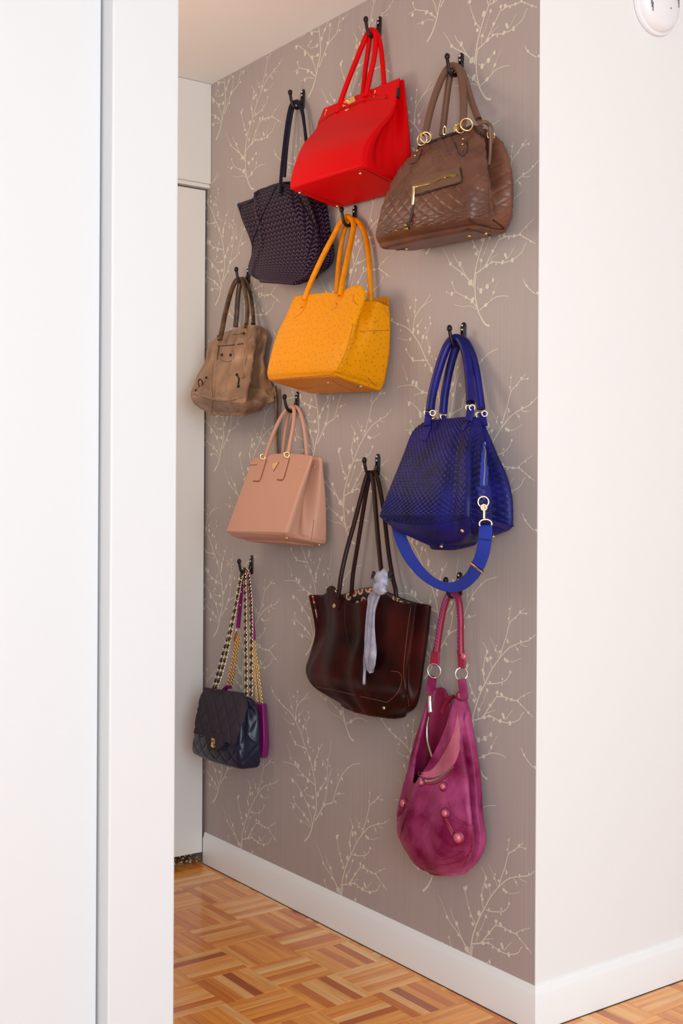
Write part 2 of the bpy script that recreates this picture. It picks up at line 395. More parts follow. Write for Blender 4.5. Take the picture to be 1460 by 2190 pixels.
    cap(len(rings)-1, False); cap(0, True)
    flat0 += [v.copy() for v in verts[len(flat0):]]
    o = obj(name, verts, faces, [m, inner_mat] if inner_mat else m, parent, uvs=uvs)
    if inner_mat: o.data.polygons.foreach_set('material_index', mi)
    B = Bag(); B.o = o; B.k = k; B.root = parent; B.bvh = BVHTree.FromPolygons([tuple(v) for v in verts], faces)
    B.c = sum(verts, Vector())/len(verts); B.rel = B.bvh; B.smooth = BVHTree.FromPolygons([tuple(v) for v in flat0], faces) if relief else B.bvh; return B
def hit(B, X, Y):
    px, py = zx(B.k, (X, Y)); r = ray(px, py).normalized(); loc, nm, idx, d = B.bvh.ray_cast(CV, r, 10)
    if loc is None:
        g = P(px, py, -B.c.x); loc, nm, idx, d = B.bvh.find_nearest(g)
    nm = nm.copy()
    if nm.dot(r) > 0: nm = -nm
    return loc, nm
def hline(B, name, pts, wd, th, m, parent=None, lift=0., n=10, seg=8, square=False, kind=None):
    """a strip, seam or piping that lies on the bag's surface"""
    ps = cr([tuple(map(float, q)) for q in pts], n); pp = []; nn = []
    for X, Y in ps:
        l, nm = hit(B, X, Y); pp.append(l+nm*lift); nn.append(nm)
    # smooth the normals and the path a little
    for _ in range(2):
        nn = [(nn[max(i-1, 0)]+nn[i]*2+nn[min(i+1, len(nn)-1)]).normalized() for i in range(len(nn))]
        pp = [pp[0]]+[(pp[i-1]+pp[i]*2+pp[i+1])/4 for i in range(1, len(pp)-1)]+[pp[-1]]
    v, f = sweep(pp, wd/2, th, normals=nn, seg=seg, square=square)
    return obj(name, v, f, m, parent or B.root, kind=kind)
def hpatch(B, name, Lp, Rp, th, m, parent=None, nu=10, nv=14, inset=.002, bulge=0.):
    """a thin panel lying on the bag between two edge polylines"""
    def rs(pl, n):
        q = cr([tuple(map(float, a)) for a in pl], 12); d = [0]
        for i in range(1, len(q)): d.append(d[-1]+math.hypot(q[i][0]-q[i-1][0], q[i][1]-q[i-1][1]))
        o = []
        for i in range(n+1):
            t = d[-1]*i/n; j = 0
            while j < len(d)-2 and d[j+1] < t: j += 1
            u = (t-d[j])/max(d[j+1]-d[j], 1e-9); o.append((q[j][0]*(1-u)+q[j+1][0]*u, q[j][1]*(1-u)+q[j+1][1]*u))
        return o
    a = rs(Lp, nv); b = rs(Rp, nv); v = []; f = []; low = []
    for i in range(nv+1):
        for j in range(nu+1):
            u = j/nu; X = a[i][0]*(1-u)+b[i][0]*u; Y = a[i][1]*(1-u)+b[i][1]*u; l, nm = hit(B, X, Y)
            v.append(l+nm*(th+bulge*math.sin(math.pi*u)*math.sin(math.pi*i/nv))); low.append(l-nm*inset)
    W = nu+1
    for i in range(nv):
        for j in range(nu): f.append((i*W+j, (i+1)*W+j, (i+1)*W+j+1, i*W+j+1))
    bd = [j for j in range(nu+1)]+[i*W+nu for i in range(1, nv+1)]+[nv*W+j for j in range(nu-1, -1, -1)]+[i*W for i in range(nv-1, 0, -1)]
    k0 = len(v); v += [low[i] for i in bd]
    for i in range(len(bd)): q = (i+1) % len(bd); f.append((bd[i], bd[q], k0+q, k0+i))
    # uv in metres
    uvs = []
    for face in f: uvs.append([(v[i].y*-1, v[i].z) for i in face])
    return obj(name, v, f, m, parent or B.root, uvs=uvs, sharp=50)
def stud(B, name, X, Y, r, m, flat=.6, lift=0., parent=None):
    l, nm = hit(B, X, Y); v, f = sphere(l+nm*(r*flat*.4+lift), r, nm, flat); return obj(name, v, f, m, parent or B.root)
def nz(p, s): return noise.noise(Vector(p)*s)

# ================================================================== SETTING
CEIL = 2.44
def struct(name, boxes, m, bevel=0):
    b = MB()
    for a, c in boxes: b.box(a, c)
    o = b.out(name, m, smooth=False); o['kind'] = 'structure'
    if bevel: bev(o, bevel)
    return o
wall_r = struct('wall_right', [((-.0006, .0015, 0), (.10, 1.9, CEIL))], M['paper'])
struct('wall_front', [((0, 0, 0), (3.2, .12, CEIL))], M['white'])
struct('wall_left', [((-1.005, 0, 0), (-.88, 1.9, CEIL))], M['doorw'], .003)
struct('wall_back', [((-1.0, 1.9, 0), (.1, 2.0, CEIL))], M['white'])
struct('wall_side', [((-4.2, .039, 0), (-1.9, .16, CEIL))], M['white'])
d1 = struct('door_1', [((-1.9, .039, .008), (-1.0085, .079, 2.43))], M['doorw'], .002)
struct('ceiling', [((-4.2, -4.6, CEIL), (3.2, 2.0, CEIL+.1))], M['ceil'])
# floor: basket-weave parquet, blocks of 0.15 m, six slats each
fl = struct('floor', [((-4.2, -4.6, -.05), (3.2, 2.0, -.004))], M['dark'])
BS = .151; NS = 6; SW = BS/NS; slats = []
ox, oy = -.023, .052
def slat_geo(L, Wd, h):
    a, b = L/2-.0003, Wd/2-.00035; c = .0006
    v = [(-a, -b, -.004), (a, -b, -.004), (a, b, -.004), (-a, b, -.004), (-a, -b, -c), (a, -b, -c), (a, b, -c), (-a, b, -c), (-a+c, -b+c, 0), (a-c, -b+c, 0), (a-c, b-c, 0), (-a+c, b-c, 0)]
    v = [(x, y, z+h) for x, y, z in v]
    f = [(8, 9, 10, 11), (4, 5, 9, 8), (5, 6, 10, 9), (6, 7, 11, 10), (7, 4, 8, 11), (0, 1, 5, 4), (1, 2, 6, 5), (2, 3, 7, 6), (3, 0, 4, 7)]
    return v, f
def inside(x, y):
    if x > 0 and y > -.005: return False
    if y > 1.9: return False
    if x < -.88 and y > -.0: return x < -1.0 and y < .03
    return True
for i in range(-27, 22):
    for j in range(-30, 14):
        cx = ox+(i+.5)*BS; cy = oy+(j+.5)*BS; al = (i+j) % 2 == 0
        for s_ in range(NS):
            o_ = (s_+.5)*SW-BS/2
            x, y = (cx+o_, cy) if al else (cx, cy+o_)
            if (-4.2 < x < 3.2 and -4.6 < y < 2) : slats.append((x, y, al))
def keep(x, y): return inside(x, y) or inside(x-.07, y-.07)
slats = [q for q in slats if keep(q[0], q[1])]
def vis(q):
    X, Y, d = proj((q[0], q[1], 0))
    if d < .3 or Y > 2225 or X > 1500 or X < 340: return 0
    if q[0] < .0 and q[1] > 1.62: return 0
    return 1/d
sv = sorted([q for q in slats if vis(q) > 0], key=lambda q: -vis(q))[:300]; svs = set(sv)
sg = slat_geo(BS, SW, 0)
suv = [[(sg[0][i][0], sg[0][i][1]) for i in f] for f in sg[1]]
slat_me = None
for q in sv:
    if slat_me is None:
        o = obj('parquet_slat', sg[0], sg[1], M['wood'], fl, uvs=suv, smooth=False); slat_me = o.data
    else:
        o = bpy.data.objects.new('parquet_slat', slat_me); COL.objects.link(o); o.parent = fl
    o.location = (q[0], q[1], random.uniform(-.0003, .0001)); o.rotation_euler = (0, 0, math.pi/2*(1 if q[2] else 0)+(math.pi if random.random() < .5 else 0))
b = MB(); uvs = []
for q in slats:
    if q in svs: continue
    if q[2]: vv = [(q[0]-v[1], q[1]+v[0], v[2]) for v in sg[0]]
    else: vv = [(q[0]+v[0], q[1]+v[1], v[2]) for v in sg[0]]
    b.add(vv, sg[1]); uvs += suv
obj('parquet_slat_rest', b.v, b.f, M['wood'], fl, uvs=uvs, smooth=False, kind='stuff')
# baseboards
prof = [(0, .096), (.003, .096), (.0055, .091), (.007, .082), (.0095, .078), (.0095, 0)]
def board(name, along):
    v = []; f = []; n = len(prof)
    if along == 'y': ends = [lambda o: (-o, -o), lambda o: (-o, 1.447)]
    else: ends = [lambda o: (-o, -o), lambda o: (3.2, -o)]
    for e in ends:
        for o_, z_ in prof: x, y = e(o_); v.append((x, y, z_+.0015))
    for i in range(n-1): f.append((i, i+1, n+i+1, n+i))
    f.append(tuple(range(n))); f.append(tuple(range(2*n-1, n-1, -1))); f.append((n-1, 0, n, 2*n-1))
    o = obj(name, v, f, M['trim'], smooth=True, sharp=35); o['kind'] = 'structure'
board('baseboard_right', 'y'); board('baseboard_front', 'x')
struct('trim_1', [((-.0105, 0, 0), (-.001, 1.446, .0017)), ((0, -.0105, 0), (3.2, -.001, .0017))], M['dark'])
# far end: high cupboard above a tall closet door
zc = PY(453, 402, 1.43).z; zd = PY(436, 404, 1.447).z
cab = thing('wall_cabinet', 'cream high cupboard meeting the ceiling at the far end, above the tall closet door', 'cabinet', (-.44, 1.5, zc))
b = MB(); b.box((-.879, 1.43, zc+.012), (-.0015, 1.62, CEIL-.001)); bev(b.out('carcass', M['cream'], cab, smooth=False), .0015)
b = MB(); b.box((-.879, 1.437, zc), (-.0015, 1.62, zc+.0115)); bev(b.out('bottom_rail', M['cream'], cab, smooth=False), .001)
b = MB(); b.box((-.879, 1.447, .036), (-.011, 1.468, zd-.004)); o = b.out('door_2', M['cream'], smooth=False); o['kind'] = 'structure'; bev(o, .0015)
struct('recess_shade', [((-.879, 1.55, 0), (-.001, 1.57, zc))], M['dark'])  # near-black sheet added so the gaps round the closet door read as shade
b = MB()
for _ in range(70):
    x = -random.random()**.9*.16; y = 1.47+random.random()*.05; s_ = random.uniform(.0015, .006); z_ = random.random()**3*.018
    v, f = sphere(Vector((x-.004, y, s_*.5+z_)), s_, Vector((random.random(), random.random(), .3)), random.uniform(.2, .7), 6); b.add(v, f)
o = b.out('dust', M['dust'], kind='stuff'); o['label'] = 'grey dust and lint gathered under the closet door'; o['category'] = 'dust'

# ------------------------------------------------------------------ wallpaper print
def trace(src, polys, buds, ox_, oz_):
    X0, Y0, S = src; P_ = []; B_ = []
    for wd, pl in polys:
        q = [P(X0+x/S, Y0+y/S) for x, y in cr([tuple(map(float, a)) for a in pl], 3)]
        P_.append((wd, [(a.y-ox_, a.z-oz_) for a in q]))
    for x, y, r in buds:
        a = P(X0+x/S, Y0+y/S); sc = (a-CV).dot(Dv)/F/S; B_.append((a.y-ox_, a.z-oz_, r*sc))
    return P_, B_
T = 2.2; t = 1.4; s1 = 3.2
A1 = trace((900, 1700, 5.342), [
 (3.4, [(560,1840),(578,1700),(600,1590),(660,1420),(720,1310),(800,1160),(890,1050)]), (2.2, [(890,1050),(980,970),(1060,940),(1140,930),(1230,920),(1300,870)]),
 (2.2, [(890,1050),(920,940),(960,830),(1000,680),(1050,640),(1120,590),(1170,545)]), (t, [(1120,595),(1210,610)]), (t, [(1000,680),(995,620),(1015,480)]),
 (t, [(880,1060),(850,960),(775,790)]), (T, [(720,1310),(700,1200),(700,1120),(725,1000),(745,940),(690,820)]), (t, [(800,1150),(775,1050),(760,1010)]),
 (T, [(625,1480),(580,1380),(545,1270),(510,1120),(500,1040)]), (T, [(740,1310),(800,1330),(920,1335),(980,1300),(1010,1240)]),
 (t, [(1060,950),(1090,1000),(1110,1050)]), (t, [(1120,940),(1160,975),(1210,995)]), (t, [(935,1070),(980,1110),(1040,1130),(1130,1110)]),
 (2.8, [(580,1700),(690,1690),(740,1625),(850,1490),(870,1440)]), (T, [(860,1490),(940,1510),(1030,1565),(1090,1590),(1130,1640),(1210,1740),(1270,1815)]),
 (t, [(1090,1575),(1160,1540),(1250,1520)]), (T, [(690,1690),(790,1700),(880,1770),(1000,1820),(1110,1805),(1140,1750),(1170,1735)]),
 (t, [(950,1775),(1035,1680)]), (t, [(730,1650),(840,1640)]), (t, [(640,1690),(650,1600),(700,1500),(750,1370)]),
 (2.8, [(555,1810),(500,1700),(420,1570),(340,1460),(290,1370)]), (t, [(290,1370),(250,1250),(200,1140)]), (T, [(530,1770),(470,1640),(410,1480),(365,1390),(335,1300)])],
 [(300,1395,22),(410,1470,26),(430,1600,18),(515,1760,24),(550,1290,15),(570,1380,20),(595,1475,24),(505,1070,28),(525,1050,18),(665,1350,32),(695,1150,20),(705,1190,20),
  (745,950,22),(745,1040,28),(785,1030,24),(840,950,17),(850,905,13),(890,980,18),(980,890,18),(975,865,12),(1000,515,11),(990,625,13),(1120,575,16),(1190,615,13),(1070,635,12),(1130,915,15),
  (1235,905,13),(1090,1000,17),(950,1085,22),(975,1108,20),(780,1310,20),(920,1300,13),(915,1360,13),(1010,1240,18),(745,1390,20),(650,1590,24),(690,1530,9),
  (780,1570,24),(860,1440,24),(910,1475,26),(965,1545,15),(1025,1560,20),(1095,1590,18),(1165,1550,13),(1130,1640,13),(1215,1750,17),(710,1690,30),(770,1690,20),
  (820,1745,14),(895,1775,26),(925,1710,22),(935,1740,22),(1005,1825,26)], .158, .007)
A2 = trace((930, 260, 4.7625), [
 (4.6, [(560,2080),(510,2060),(450,1950)]), (4.0, [(450,1950),(420,1830),(410,1680),(425,1560)]), (T, [(450,1930),(390,1840),(320,1790),(215,1730),(175,1630)]),
 (t, [(215,1730),(170,1755),(115,1735)]), (t, [(430,1915),(370,1880),(280,1885),(190,1860)]), (T, [(455,1920),(520,1870),(600,1800),(680,1775),(750,1780)]),
 (t, [(570,1820),(600,1740),(660,1600)]), (t, [(430,1690),(480,1720),(540,1670),(600,1600),(600,1575)])],
 [(175,1755,20),(180,1640,14),(120,1735,10),(320,1790,18),(385,1820,32),(370,1640,30),(470,1725,26),(535,1680,26),(595,1615,19),(600,1740,18),(520,1870,26)], .158, 1.552)
B1 = trace((580, 1430, 5.4727), [
 (4.4, [(390,2020),(440,1960),(480,1850),(495,1760)]), (3.6, [(495,1760),(530,1640),(525,1480),(515,1350),(490,1200),(450,1050),(400,920)]), (2.6, [(400,920),(350,760),(290,620),(230,520),(150,440),(80,370),(20,270),(0,200)]),
 (3.2, [(510,1780),(560,1700),(620,1600),(720,1570)]), (T, [(720,1570),(750,1450),(790,1330),(840,1230),(900,1160),(960,1120),(1040,1110)]), (T, [(620,1600),(640,1480),(660,1340),(690,1220),(710,1170)]),
 (T, [(540,1480),(580,1400),(640,1310),(660,1230),(640,1130),(590,1060)]), (t, [(655,1180),(680,1000),(700,840)]), (T, [(480,1830),(460,1700),(410,1560),(350,1440),(270,1310),(230,1280)]),
 (t, [(510,1640),(440,1590),(400,1540)]), (t, [(500,1510),(430,1480),(400,1430),(420,1300)]), (T, [(470,1850),(420,1760),(370,1680),(290,1590),(260,1500)]), (t, [(290,1590),(215,1570)]),
 (t, [(455,1860),(400,1800),(350,1780),(300,1750)]), (T, [(510,1360),(430,1290),(360,1230),(300,1150),(230,1110),(140,1090)]), (t, [(240,1080),(215,980),(180,870)]), (t, [(370,1250),(290,1240)]),
 (t, [(430,1300),(460,1150)]), (T, [(500,1170),(530,1030),(600,870)]), (T, [(420,940),(350,910),(280,870),(220,740)]), (t, [(430,900),(430,800),(410,690),(435,580),(440,500)]),
 (t, [(360,760),(380,680),(420,600)]), (T, [(280,600),(300,450),(350,380),(400,330),(440,270)]), (t, [(350,370),(460,335)]), (t, [(260,560),(240,420),(205,270)]), (t, [(300,440),(310,240)]),
 (t, [(320,560),(375,480)]), (t, [(270,640),(220,640),(150,580)]), (t, [(735,1560),(755,1540)]), (t, [(760,1470),(860,1460)]), (t, [(780,1310),(780,1160)]), (t, [(820,1280),(830,1180)])],
 [(20,265,14),(95,370,17),(145,440,15),(260,325,15),(240,450,19),(310,270,15),(300,385,13),(290,570,20),(285,590,18),(175,520,13),(260,650,18),(330,610,23),(325,540,17),(375,680,21),(405,700,15),(395,595,12),
  (445,575,13),(435,510,12),(225,740,17),(280,860,20),(285,890,11),(435,820,18),(432,855,20),(375,920,15),(395,980,15),(450,1050,26),(455,920,11),(490,960,12),(555,930,17),(540,1030,13),(515,1095,20),(514,1130,22),(510,1180,18),
  (230,1045,13),(285,1105,24),(315,1135,28),(450,1235,17),(370,1245,20),(430,1310,26),(605,1120,18),(655,1065,16),(685,1135,12),(640,1290,24),(705,1325,22),(640,1395,20),(580,1400,24),(545,1475,24),(490,1505,25),
  (420,1395,15),(350,1455,22),(352,1485,22),(250,1310,24),(390,1420,11),(435,1600,25),(500,1625,25),(615,1590,25),(265,1500,15),(260,1615,21),(385,1710,25),(430,1770,19),(350,1785,21),(590,1700,18),(755,1560,15),
  (795,1460,19),(785,1240,13),(830,1290,19),(900,1160,13)], .891, .203)
def motif(parts, oy_, oz_):
    v = []; f = []; X = -.00085
    def ok(y, z): return .0 < y < 1.55 and .094 < z < CEIL
    def cl(y, z): return (X, max(.0, y), min(CEIL, max(.09, z)))
    for PL, BD in parts:
        for wd, pl in PL:
            X -= .000004; n = len(pl); pts = [(oy_+a, oz_+c) for a, c in pl]
            for i in range(n-1):
                (y0, z0), (y1, z1) = pts[i], pts[i+1]
                if not (ok(y0, z0) and ok(y1, z1)): continue
                def off(i):
                    a = pts[max(i-1, 0)]; c = pts[min(i+1, n-1)]; dy, dz = c[0]-a[0], c[1]-a[1]; q = math.hypot(dy, dz) or 1
                    wv = wd*.00052*(1.15-.5*i/n); return -dz/q*wv, dy/q*wv
                a0, a1 = off(i), off(i+1); k = len(v)
                v += [cl(y0-a0[0], z0-a0[1]), cl(y0+a0[0], z0+a0[1]), cl(y1+a1[0], z1+a1[1]), cl(y1-a1[0], z1-a1[1])]; f.append((k, k+1, k+2, k+3))
        for y, z, r in BD:
            y += oy_; z += oz_
            if not ok(y, z): continue
            X -= .000003; k = len(v); rr = random.Random(int(r*1e6+y*100)); e = rr.uniform(.8, 1.); an = rr.uniform(0, 3)
            for j in range(9):
                q = 2*math.pi*j/9; c, s_ = math.cos(q)*r*1.2, math.sin(q)*r*e*.98
                v.append(cl(y+c*math.cos(an)*.9-s_*math.sin(an), z+c*math.sin(an)+s_*math.cos(an)))
            f.append(tuple(range(k, k+9)))
    return v, f
for parts, y0, z0 in (([A1, A2], .158, .007), ([B1], .380, .203)):
    for i in range(-1, 4):
        for j in range(-1, 5):
            v, f = motif(parts, y0+i*.5105, z0+j*.515)
            if len(f) > 3: obj('branch_print', v, f, M['print'], wall_r, smooth=False)

for y_ in (.53, 1.04):
    b = MB(); b.box((-.0008, y_-.0004, .095), (-.0004, y_+.0004, CEIL)); b.out('paper_seam', M['seam'], wall_r, smooth=False)
# ------------------------------------------------------------------ smoke alarm on the white wall
ac = PY(1398, 11, 0); sa = thing('smoke_alarm', 'round white smoke alarm high up on the bare white wall', 'smoke alarm', ac)
def disc(name, prof_, m, par, seg=48):
    v = []; f = []
    for r_, d_ in prof_:
        for j in range(seg): q = 2*math.pi*j/seg; v.append(ac+Vector((math.cos(q)*r_, -d_, math.sin(q)*r_)))
    for i in range(len(prof_)-1):
        for j in range(seg): f.append((i*seg+j, i*seg+(j+1) % seg, (i+1)*seg+(j+1) % seg, (i+1)*seg+j))
    f.append(tuple((len(prof_)-1)*seg+j for j in range(seg))); return obj(name, v, f, m, par, sharp=40)
disc('base', [(.072, .001), (.072, .009), (.068, .011), (.001, .011)], M['alarm'], sa)
disc('cover', [(.066, .011), (.066, .018), (.060, .027), (.050, .033), (.001, .036)], M['alarm'], sa)
for (a0, sg_) in ((2.45, 1), (.1, 1), (.75, 1), (3.3, 1)):
    for q in range(3):
        b = MB(); an = a0+q*.17; c = ac+Vector((math.cos(an)*.049, -.0335, math.sin(an)*.049))
        v, f = sweep([c+Vector((0, 0, -.010)), c+Vector((0, 0, .010))], .0011, seg=8); obj('vent_slot', v, f, M['alarmd'], sa)
v, f = sphere(ac+Vector((.018, -.0355, -.014)), .002, Vector((0, -1, 0)), .5); obj('indicator_light', v, f, M['alarmd'], sa)

# ================================================================== HOOKS
def hook(px, py, label, tall=1.):
    """px,py: centre of the wall plate in the photograph"""
    c = P(px, py, .0); h = thing('coat_hook', label, 'hook', (-.0006, c.y, c.z-.03), 'dark bronze coat hooks on the papered wall')
    # plate: elongated capsule with rounded face
    v = []; f = []; seg = 20
    for sc_, x in ((1, -.0010), (1, -.003), (.8, -.0052), (.35, -.006)):
        for j in range(seg):
            q = 2*math.pi*j/seg; y = math.cos(q)*.0085*sc_; z = math.sin(q)*.0095*sc_+math.copysign(.019*(.5+.5*sc_), math.sin(q)+1e-6)
            v.append((x, c.y+y, c.z+z-.004))
    for i in range(3):
        for j in range(seg): f.append((i*seg+j, (i+1)*seg+j, (i+1)*seg+(j+1) % seg, i*seg+(j+1) % seg))
    f.append(tuple(3*seg+j for j in range(seg))); obj('back_plate', v, f, M['bronze'], h)
    pts = [(-.004, -.006), (-.010, -.020), (-.019, -.031), (-.030, -.031), (-.038, -.022), (-.0425, -.008), (-.0445, .004)]
    pp = [Vector((x, c.y, c.z+z)) for x, z in cr(pts, 5)]; n = len(pp)
    v, f = sweep(pp, [.0062-.0022*min(1, i/n*1.8) for i in range(n)], seg=12); pr = obj('prong', v, f, M['bronze'], h)
    v, f = sphere(Vector((-.045, c.y, c.z+.007)), .0066, Vector((0, 0, 1)), 1.25); obj('tip', v, f, M['bronze'], h)
    for dz in (.008, .019-.001):
        v, f = sphere(Vector((-.0062, c.y, c.z+dz-.001)), .0030, Vector((-1, 0, 0)), .5); obj('screw', v, f, M['silver'], h)
HK = [(649, 210, 'coat hook alone at upper left that carries the plum chevron tote'), (812, 56, 'topmost coat hook, carrying the red handbag'),
      (987, 136, 'coat hook at upper right that carries the brown quilted handbag'), (760, 459, 'coat hook just below the red handbag, carrying the yellow ostrich bag'),
      (533, 585, 'coat hook nearly hidden under the plum tote, carrying the taupe leather bag'), (637, 856, 'coat hook below the yellow bag, carrying the dusty pink bag'),
      (992, 712, 'coat hook on the bare stretch at right that carries the royal blue woven bag'), (809, 991, 'coat hook carrying the long straps of the oxblood tote'),
      (539, 1205, 'coat hook under the pink bag, hung with the chain straps of two small bags'), (984, 1246, 'coat hook behind the blue webbing loop, carrying the magenta hobo bag')]
for a in HK: hook(*a)

def base(k, X, Y, w=.06): return ZP(k, X, Y, w)
# ================================================================== RED HANDBAG
t1 = thing('red_handbag', 'bright red structured leather handbag with two rolled handles and gold clasp, hung topmost', 'handbag', base(1, 850, 1330), 'handbags hung on the papered wall')
def d_red(p, u, q, s_, t_, ins):
    if s_ == 0: p.x -= .010*math.sin(math.pi*u)*sm(t_*1.4)
    if s_ == 1:
        d_ = sm((q-.0)/.5) if q < .5 else sm((1-q)/.5)
        p.y += (.045*(1-t_)**.8+.006)*d_*(1 if t_ < .97 else .5)
        p.y += (.014*math.exp(-((q-.30)/.06)**2)+.012*math.exp(-((q-.72)/.07)**2)-.008*math.exp(-((q-.16)/.07)**2))*(1-t_)*sm(t_*3+.3)
    if s_ == 3:
        d_ = sm(q/.5) if q < .5 else sm((1-q)/.5); p.y -= .03*(1-t_)*d_
    return p
Bg = body('body', 1, [((690,715),(1257,488),(1290,505)), ((655,800),(1228,620),(1302,640)), ((632,860),(1175,745),(1315,775)), ((550,955),(1085,840),(1326,900)),
   ((502,1060),(1015,940),(1336,1030)), ((462,1190),(990,1040),(1345,1160)), ((455,1262),(988,1098),(1350,1255))], M['red'], t1, Rc=.010, Rb=.006, deform=d_red)
handle('front_handle', 1, [(818,668,.040),(868,530,.038),(925,385,.035),(975,262,.031),(1010,180,.027),(1040,146,.024),(1068,166,.024),(1072,240,.026),(1058,360,.030),(1030,480,.034),(1005,600,.040),(1000,625,.042)], .0068, M['red'], t1)
handle('back_handle', 1, [(978,640,.018),(985,560,.018),(1000,420,.018),(1018,290,.019),(1030,200,.019),(1055,150,.018),(1085,180,.018),(1108,270,.017),(1122,400,.017),(1130,510,.018),(1133,560,.018)], .0062, M['red'], t1)
hline(Bg, 'flap_edge', [(690,790),(720,765),(800,712),(950,655),(1040,640),(1100,636),(1155,630)], .0035, .0012, M['redd'])
for a in ([(826,640),(815,690),(800,735)], [(1008,580),(1000,620),(992,655)]): hline(Bg, 'handle_base', a, .0150, .0045, M['red'])
st = hline(Bg, 'belt_strap', [(672,800),(735,752),(800,708),(860,680),(930,658),(1000,632),(1080,626),(1150,622)], .010, .0016, M['red'], square=True)
hline(Bg, 'strap_shadow', [(670,808),(735,762),(800,722),(860,700),(925,678),(1000,642),(1080,636),(1152,632)], .0022, .0016, M['redd'], st)  # the belt's shadow, laid on as a thin dark red strip
for X, Y in ((720,738),(1066,604)): hline(Bg, 'strap_plate', [(X-8,Y+26),(X+8,Y-26)], .0035, .0032, M['gold'], n=4, square=True)
cl = hpatch(Bg, 'turnlock_plate', [(835,655),(850,698)], [(925,618),(938,655)], .004, M['gold'], nu=4, nv=3)
stud(Bg, 'turnlock_knob', 882, 655, .005, M['gold'], .9, .004, cl)
hline(Bg, 'lock_loop', [(860,718),(890,706)], .005, .003, M['gold'], cl, n=3)
hline(Bg, 'piping', [(1240,505),(1222,620),(1172,745),(1082,842),(1012,945),(988,1040),(990,1100)], .003, .0018, M['red'])
hline(Bg, 'piping', [(470,1262),(620,1222),(800,1165),(985,1105)], .003, .0016, M['red'])
for a in ([(925,1142),(985,1132),(1080,1178),(1165,1222)], [(500,1282),(545,1284),(690,1338),(845,1393)]): hline(Bg, 'base_seam', a, .0022, .0010, M['redd'])
for X, Y in ((535,1298),(965,1160),(800,1394)): stud(Bg, 'foot_stud', X, Y, .0042, M['pgold'], .8)
hline(Bg, 'end_cap', [(1262,486),(1284,490),(1287,520)], .009, .004, M['black'], n=5)

# ================================================================== PLUM TOTE
t2 = thing('plum_tote', 'dark plum open tote printed all over with small chevrons, hanging behind the red handbag', 'handbag', base(1, 440, 1900), 'handbags hung on the papered wall')
def d_plum(p, u, q, s_, t_, ins):
    if s_ == 0:
        p.x -= .014*math.sin(math.pi*u)*sm(t_*1.5)
        ue = .40*(1-t_)**.75; k = sm((ue-u)/.07); p.x += .034*k*(1-sm(t_*1.2-.2))
        ur = .74+.26*t_; p.x += .022*sm((u-ur)/.06)*(1-t_*.6); p.x -= .004*math.exp(-((u-ue-.02)/.03)**2)
    if s_ == 3: p.x += .034*(1-q)*sm(.40*(1-t_)**.75/.07)*(1-sm(t_*1.2-.2))
    if s_ == 1: p.y += .03*math.sin(math.pi*q)*(1-t_)
    return p
Bp = body('body', 1, [((12,1372),(540,1185),(640,1220)), ((52,1488),(600,1350),(738,1390)), ((132,1676),(660,1545),(768,1560)), ((128,1800),(655,1740),(795,1725)), ((150,1872),(590,1885),(765,1815)),((235,1920),(510,1938),(680,1885),.10)],
   M['plum'], t2, Rc=.012, Rb=.010, top='open', inner=.7, thick=.006, deform=d_plum, inner_mat=M['plumt'], sag=.006)
hline(Bp, 'rim_binding', [(84,1392),(160,1340),(250,1275),(330,1225),(420,1190),(520,1170)], .008, .003, M['plumt'])
hline(Bp, 'rim_binding', [(86,1400),(120,1392),(165,1370),(210,1335),(235,1290)], .007, .0025, M['plumt'])
hline(Bp, 'side_seam', [(84,1400),(115,1500),(150,1630),(180,1700)], .003, .0015, M['plumt'])
handle('front_handle', 1, [(395,1300,.075),(400,1200,.068),(414,1050,.058),(436,860,.045),(455,740,.036),(478,668,.030),(510,662,.027),(545,720,.026),(566,840,.028),(580,980,.035),(600,1120,.05)], .0048, M['plumt'], t2, flat=.0035)
handle('back_handle', 1, [(425,1190,.03),(440,1000,.026),(460,840,.022),(480,720,.018),(500,655,.016),(530,660,.016),(555,720,.016),(572,850,.016),(590,1000,.016),(610,1150,.016)], .0045, M['plumt'], t2, flat=.0035)
hline(Bp, 'panel_seam', [(372,1250),(330,1330),(260,1480),(200,1640),(130,1820)], .005, .0016, M['plum'])
hline(Bp, 'panel_seam', [(520,1325),(580,1430),(640,1540),(700,1640)], .005, .0016, M['plum'])
hpatch(Bp, 'strap_tab', [(383,1195),(378,1320)], [(425,1190),(412,1320)], .0025, M['plumt'], nu=4, nv=6)

# ================================================================== BROWN QUILTED BAG
t3 = thing('brown_quilted_handbag', 'brown diamond-quilted leather handbag with framed top, zip pocket and brass rings', 'handbag', base(2, 650, 1650), 'handbags hung on the papered wall')
def d_brn(p, u, q, s_, t_, ins):
    if s_ == 0: p.x -= .020*math.sin(math.pi*u)**.8*math.sin(math.pi*min(1, t_*.8+.05)); p.x += .010*math.exp(-((u-.86)/.06)**2)*(1-sm(t_*1.5))*sm(t_*6)
    if s_ == 1:
        e = math.exp(-((q-.66)/.12)**2)+.25*math.exp(-((q-.44)/.05)**2); p.y += .085*e*(1-sm(t_*1.3-.15))
        p.y -= .012*math.exp(-((q-.28)/.16)**2)*math.sin(math.pi*t_)
        p.y -= .014*math.exp(-((q-.93)/.08)**2)*(1-sm(t_*1.2))*sm(t_*5)
    return p
def quilt(sp, k=1.35, amp=.0032):
    def f(s_, v, side, p, q, t_):
        a = (s_+v*k)/sp; b = (s_-v*k)/sp
        def g(x):
            x = x-math.floor(x); return min(x, 1-x)
        m = min(g(a), g(b))*2
        return amp*(min(1, m/.42)**.55-.7)
    return f
qb = quilt(.036)
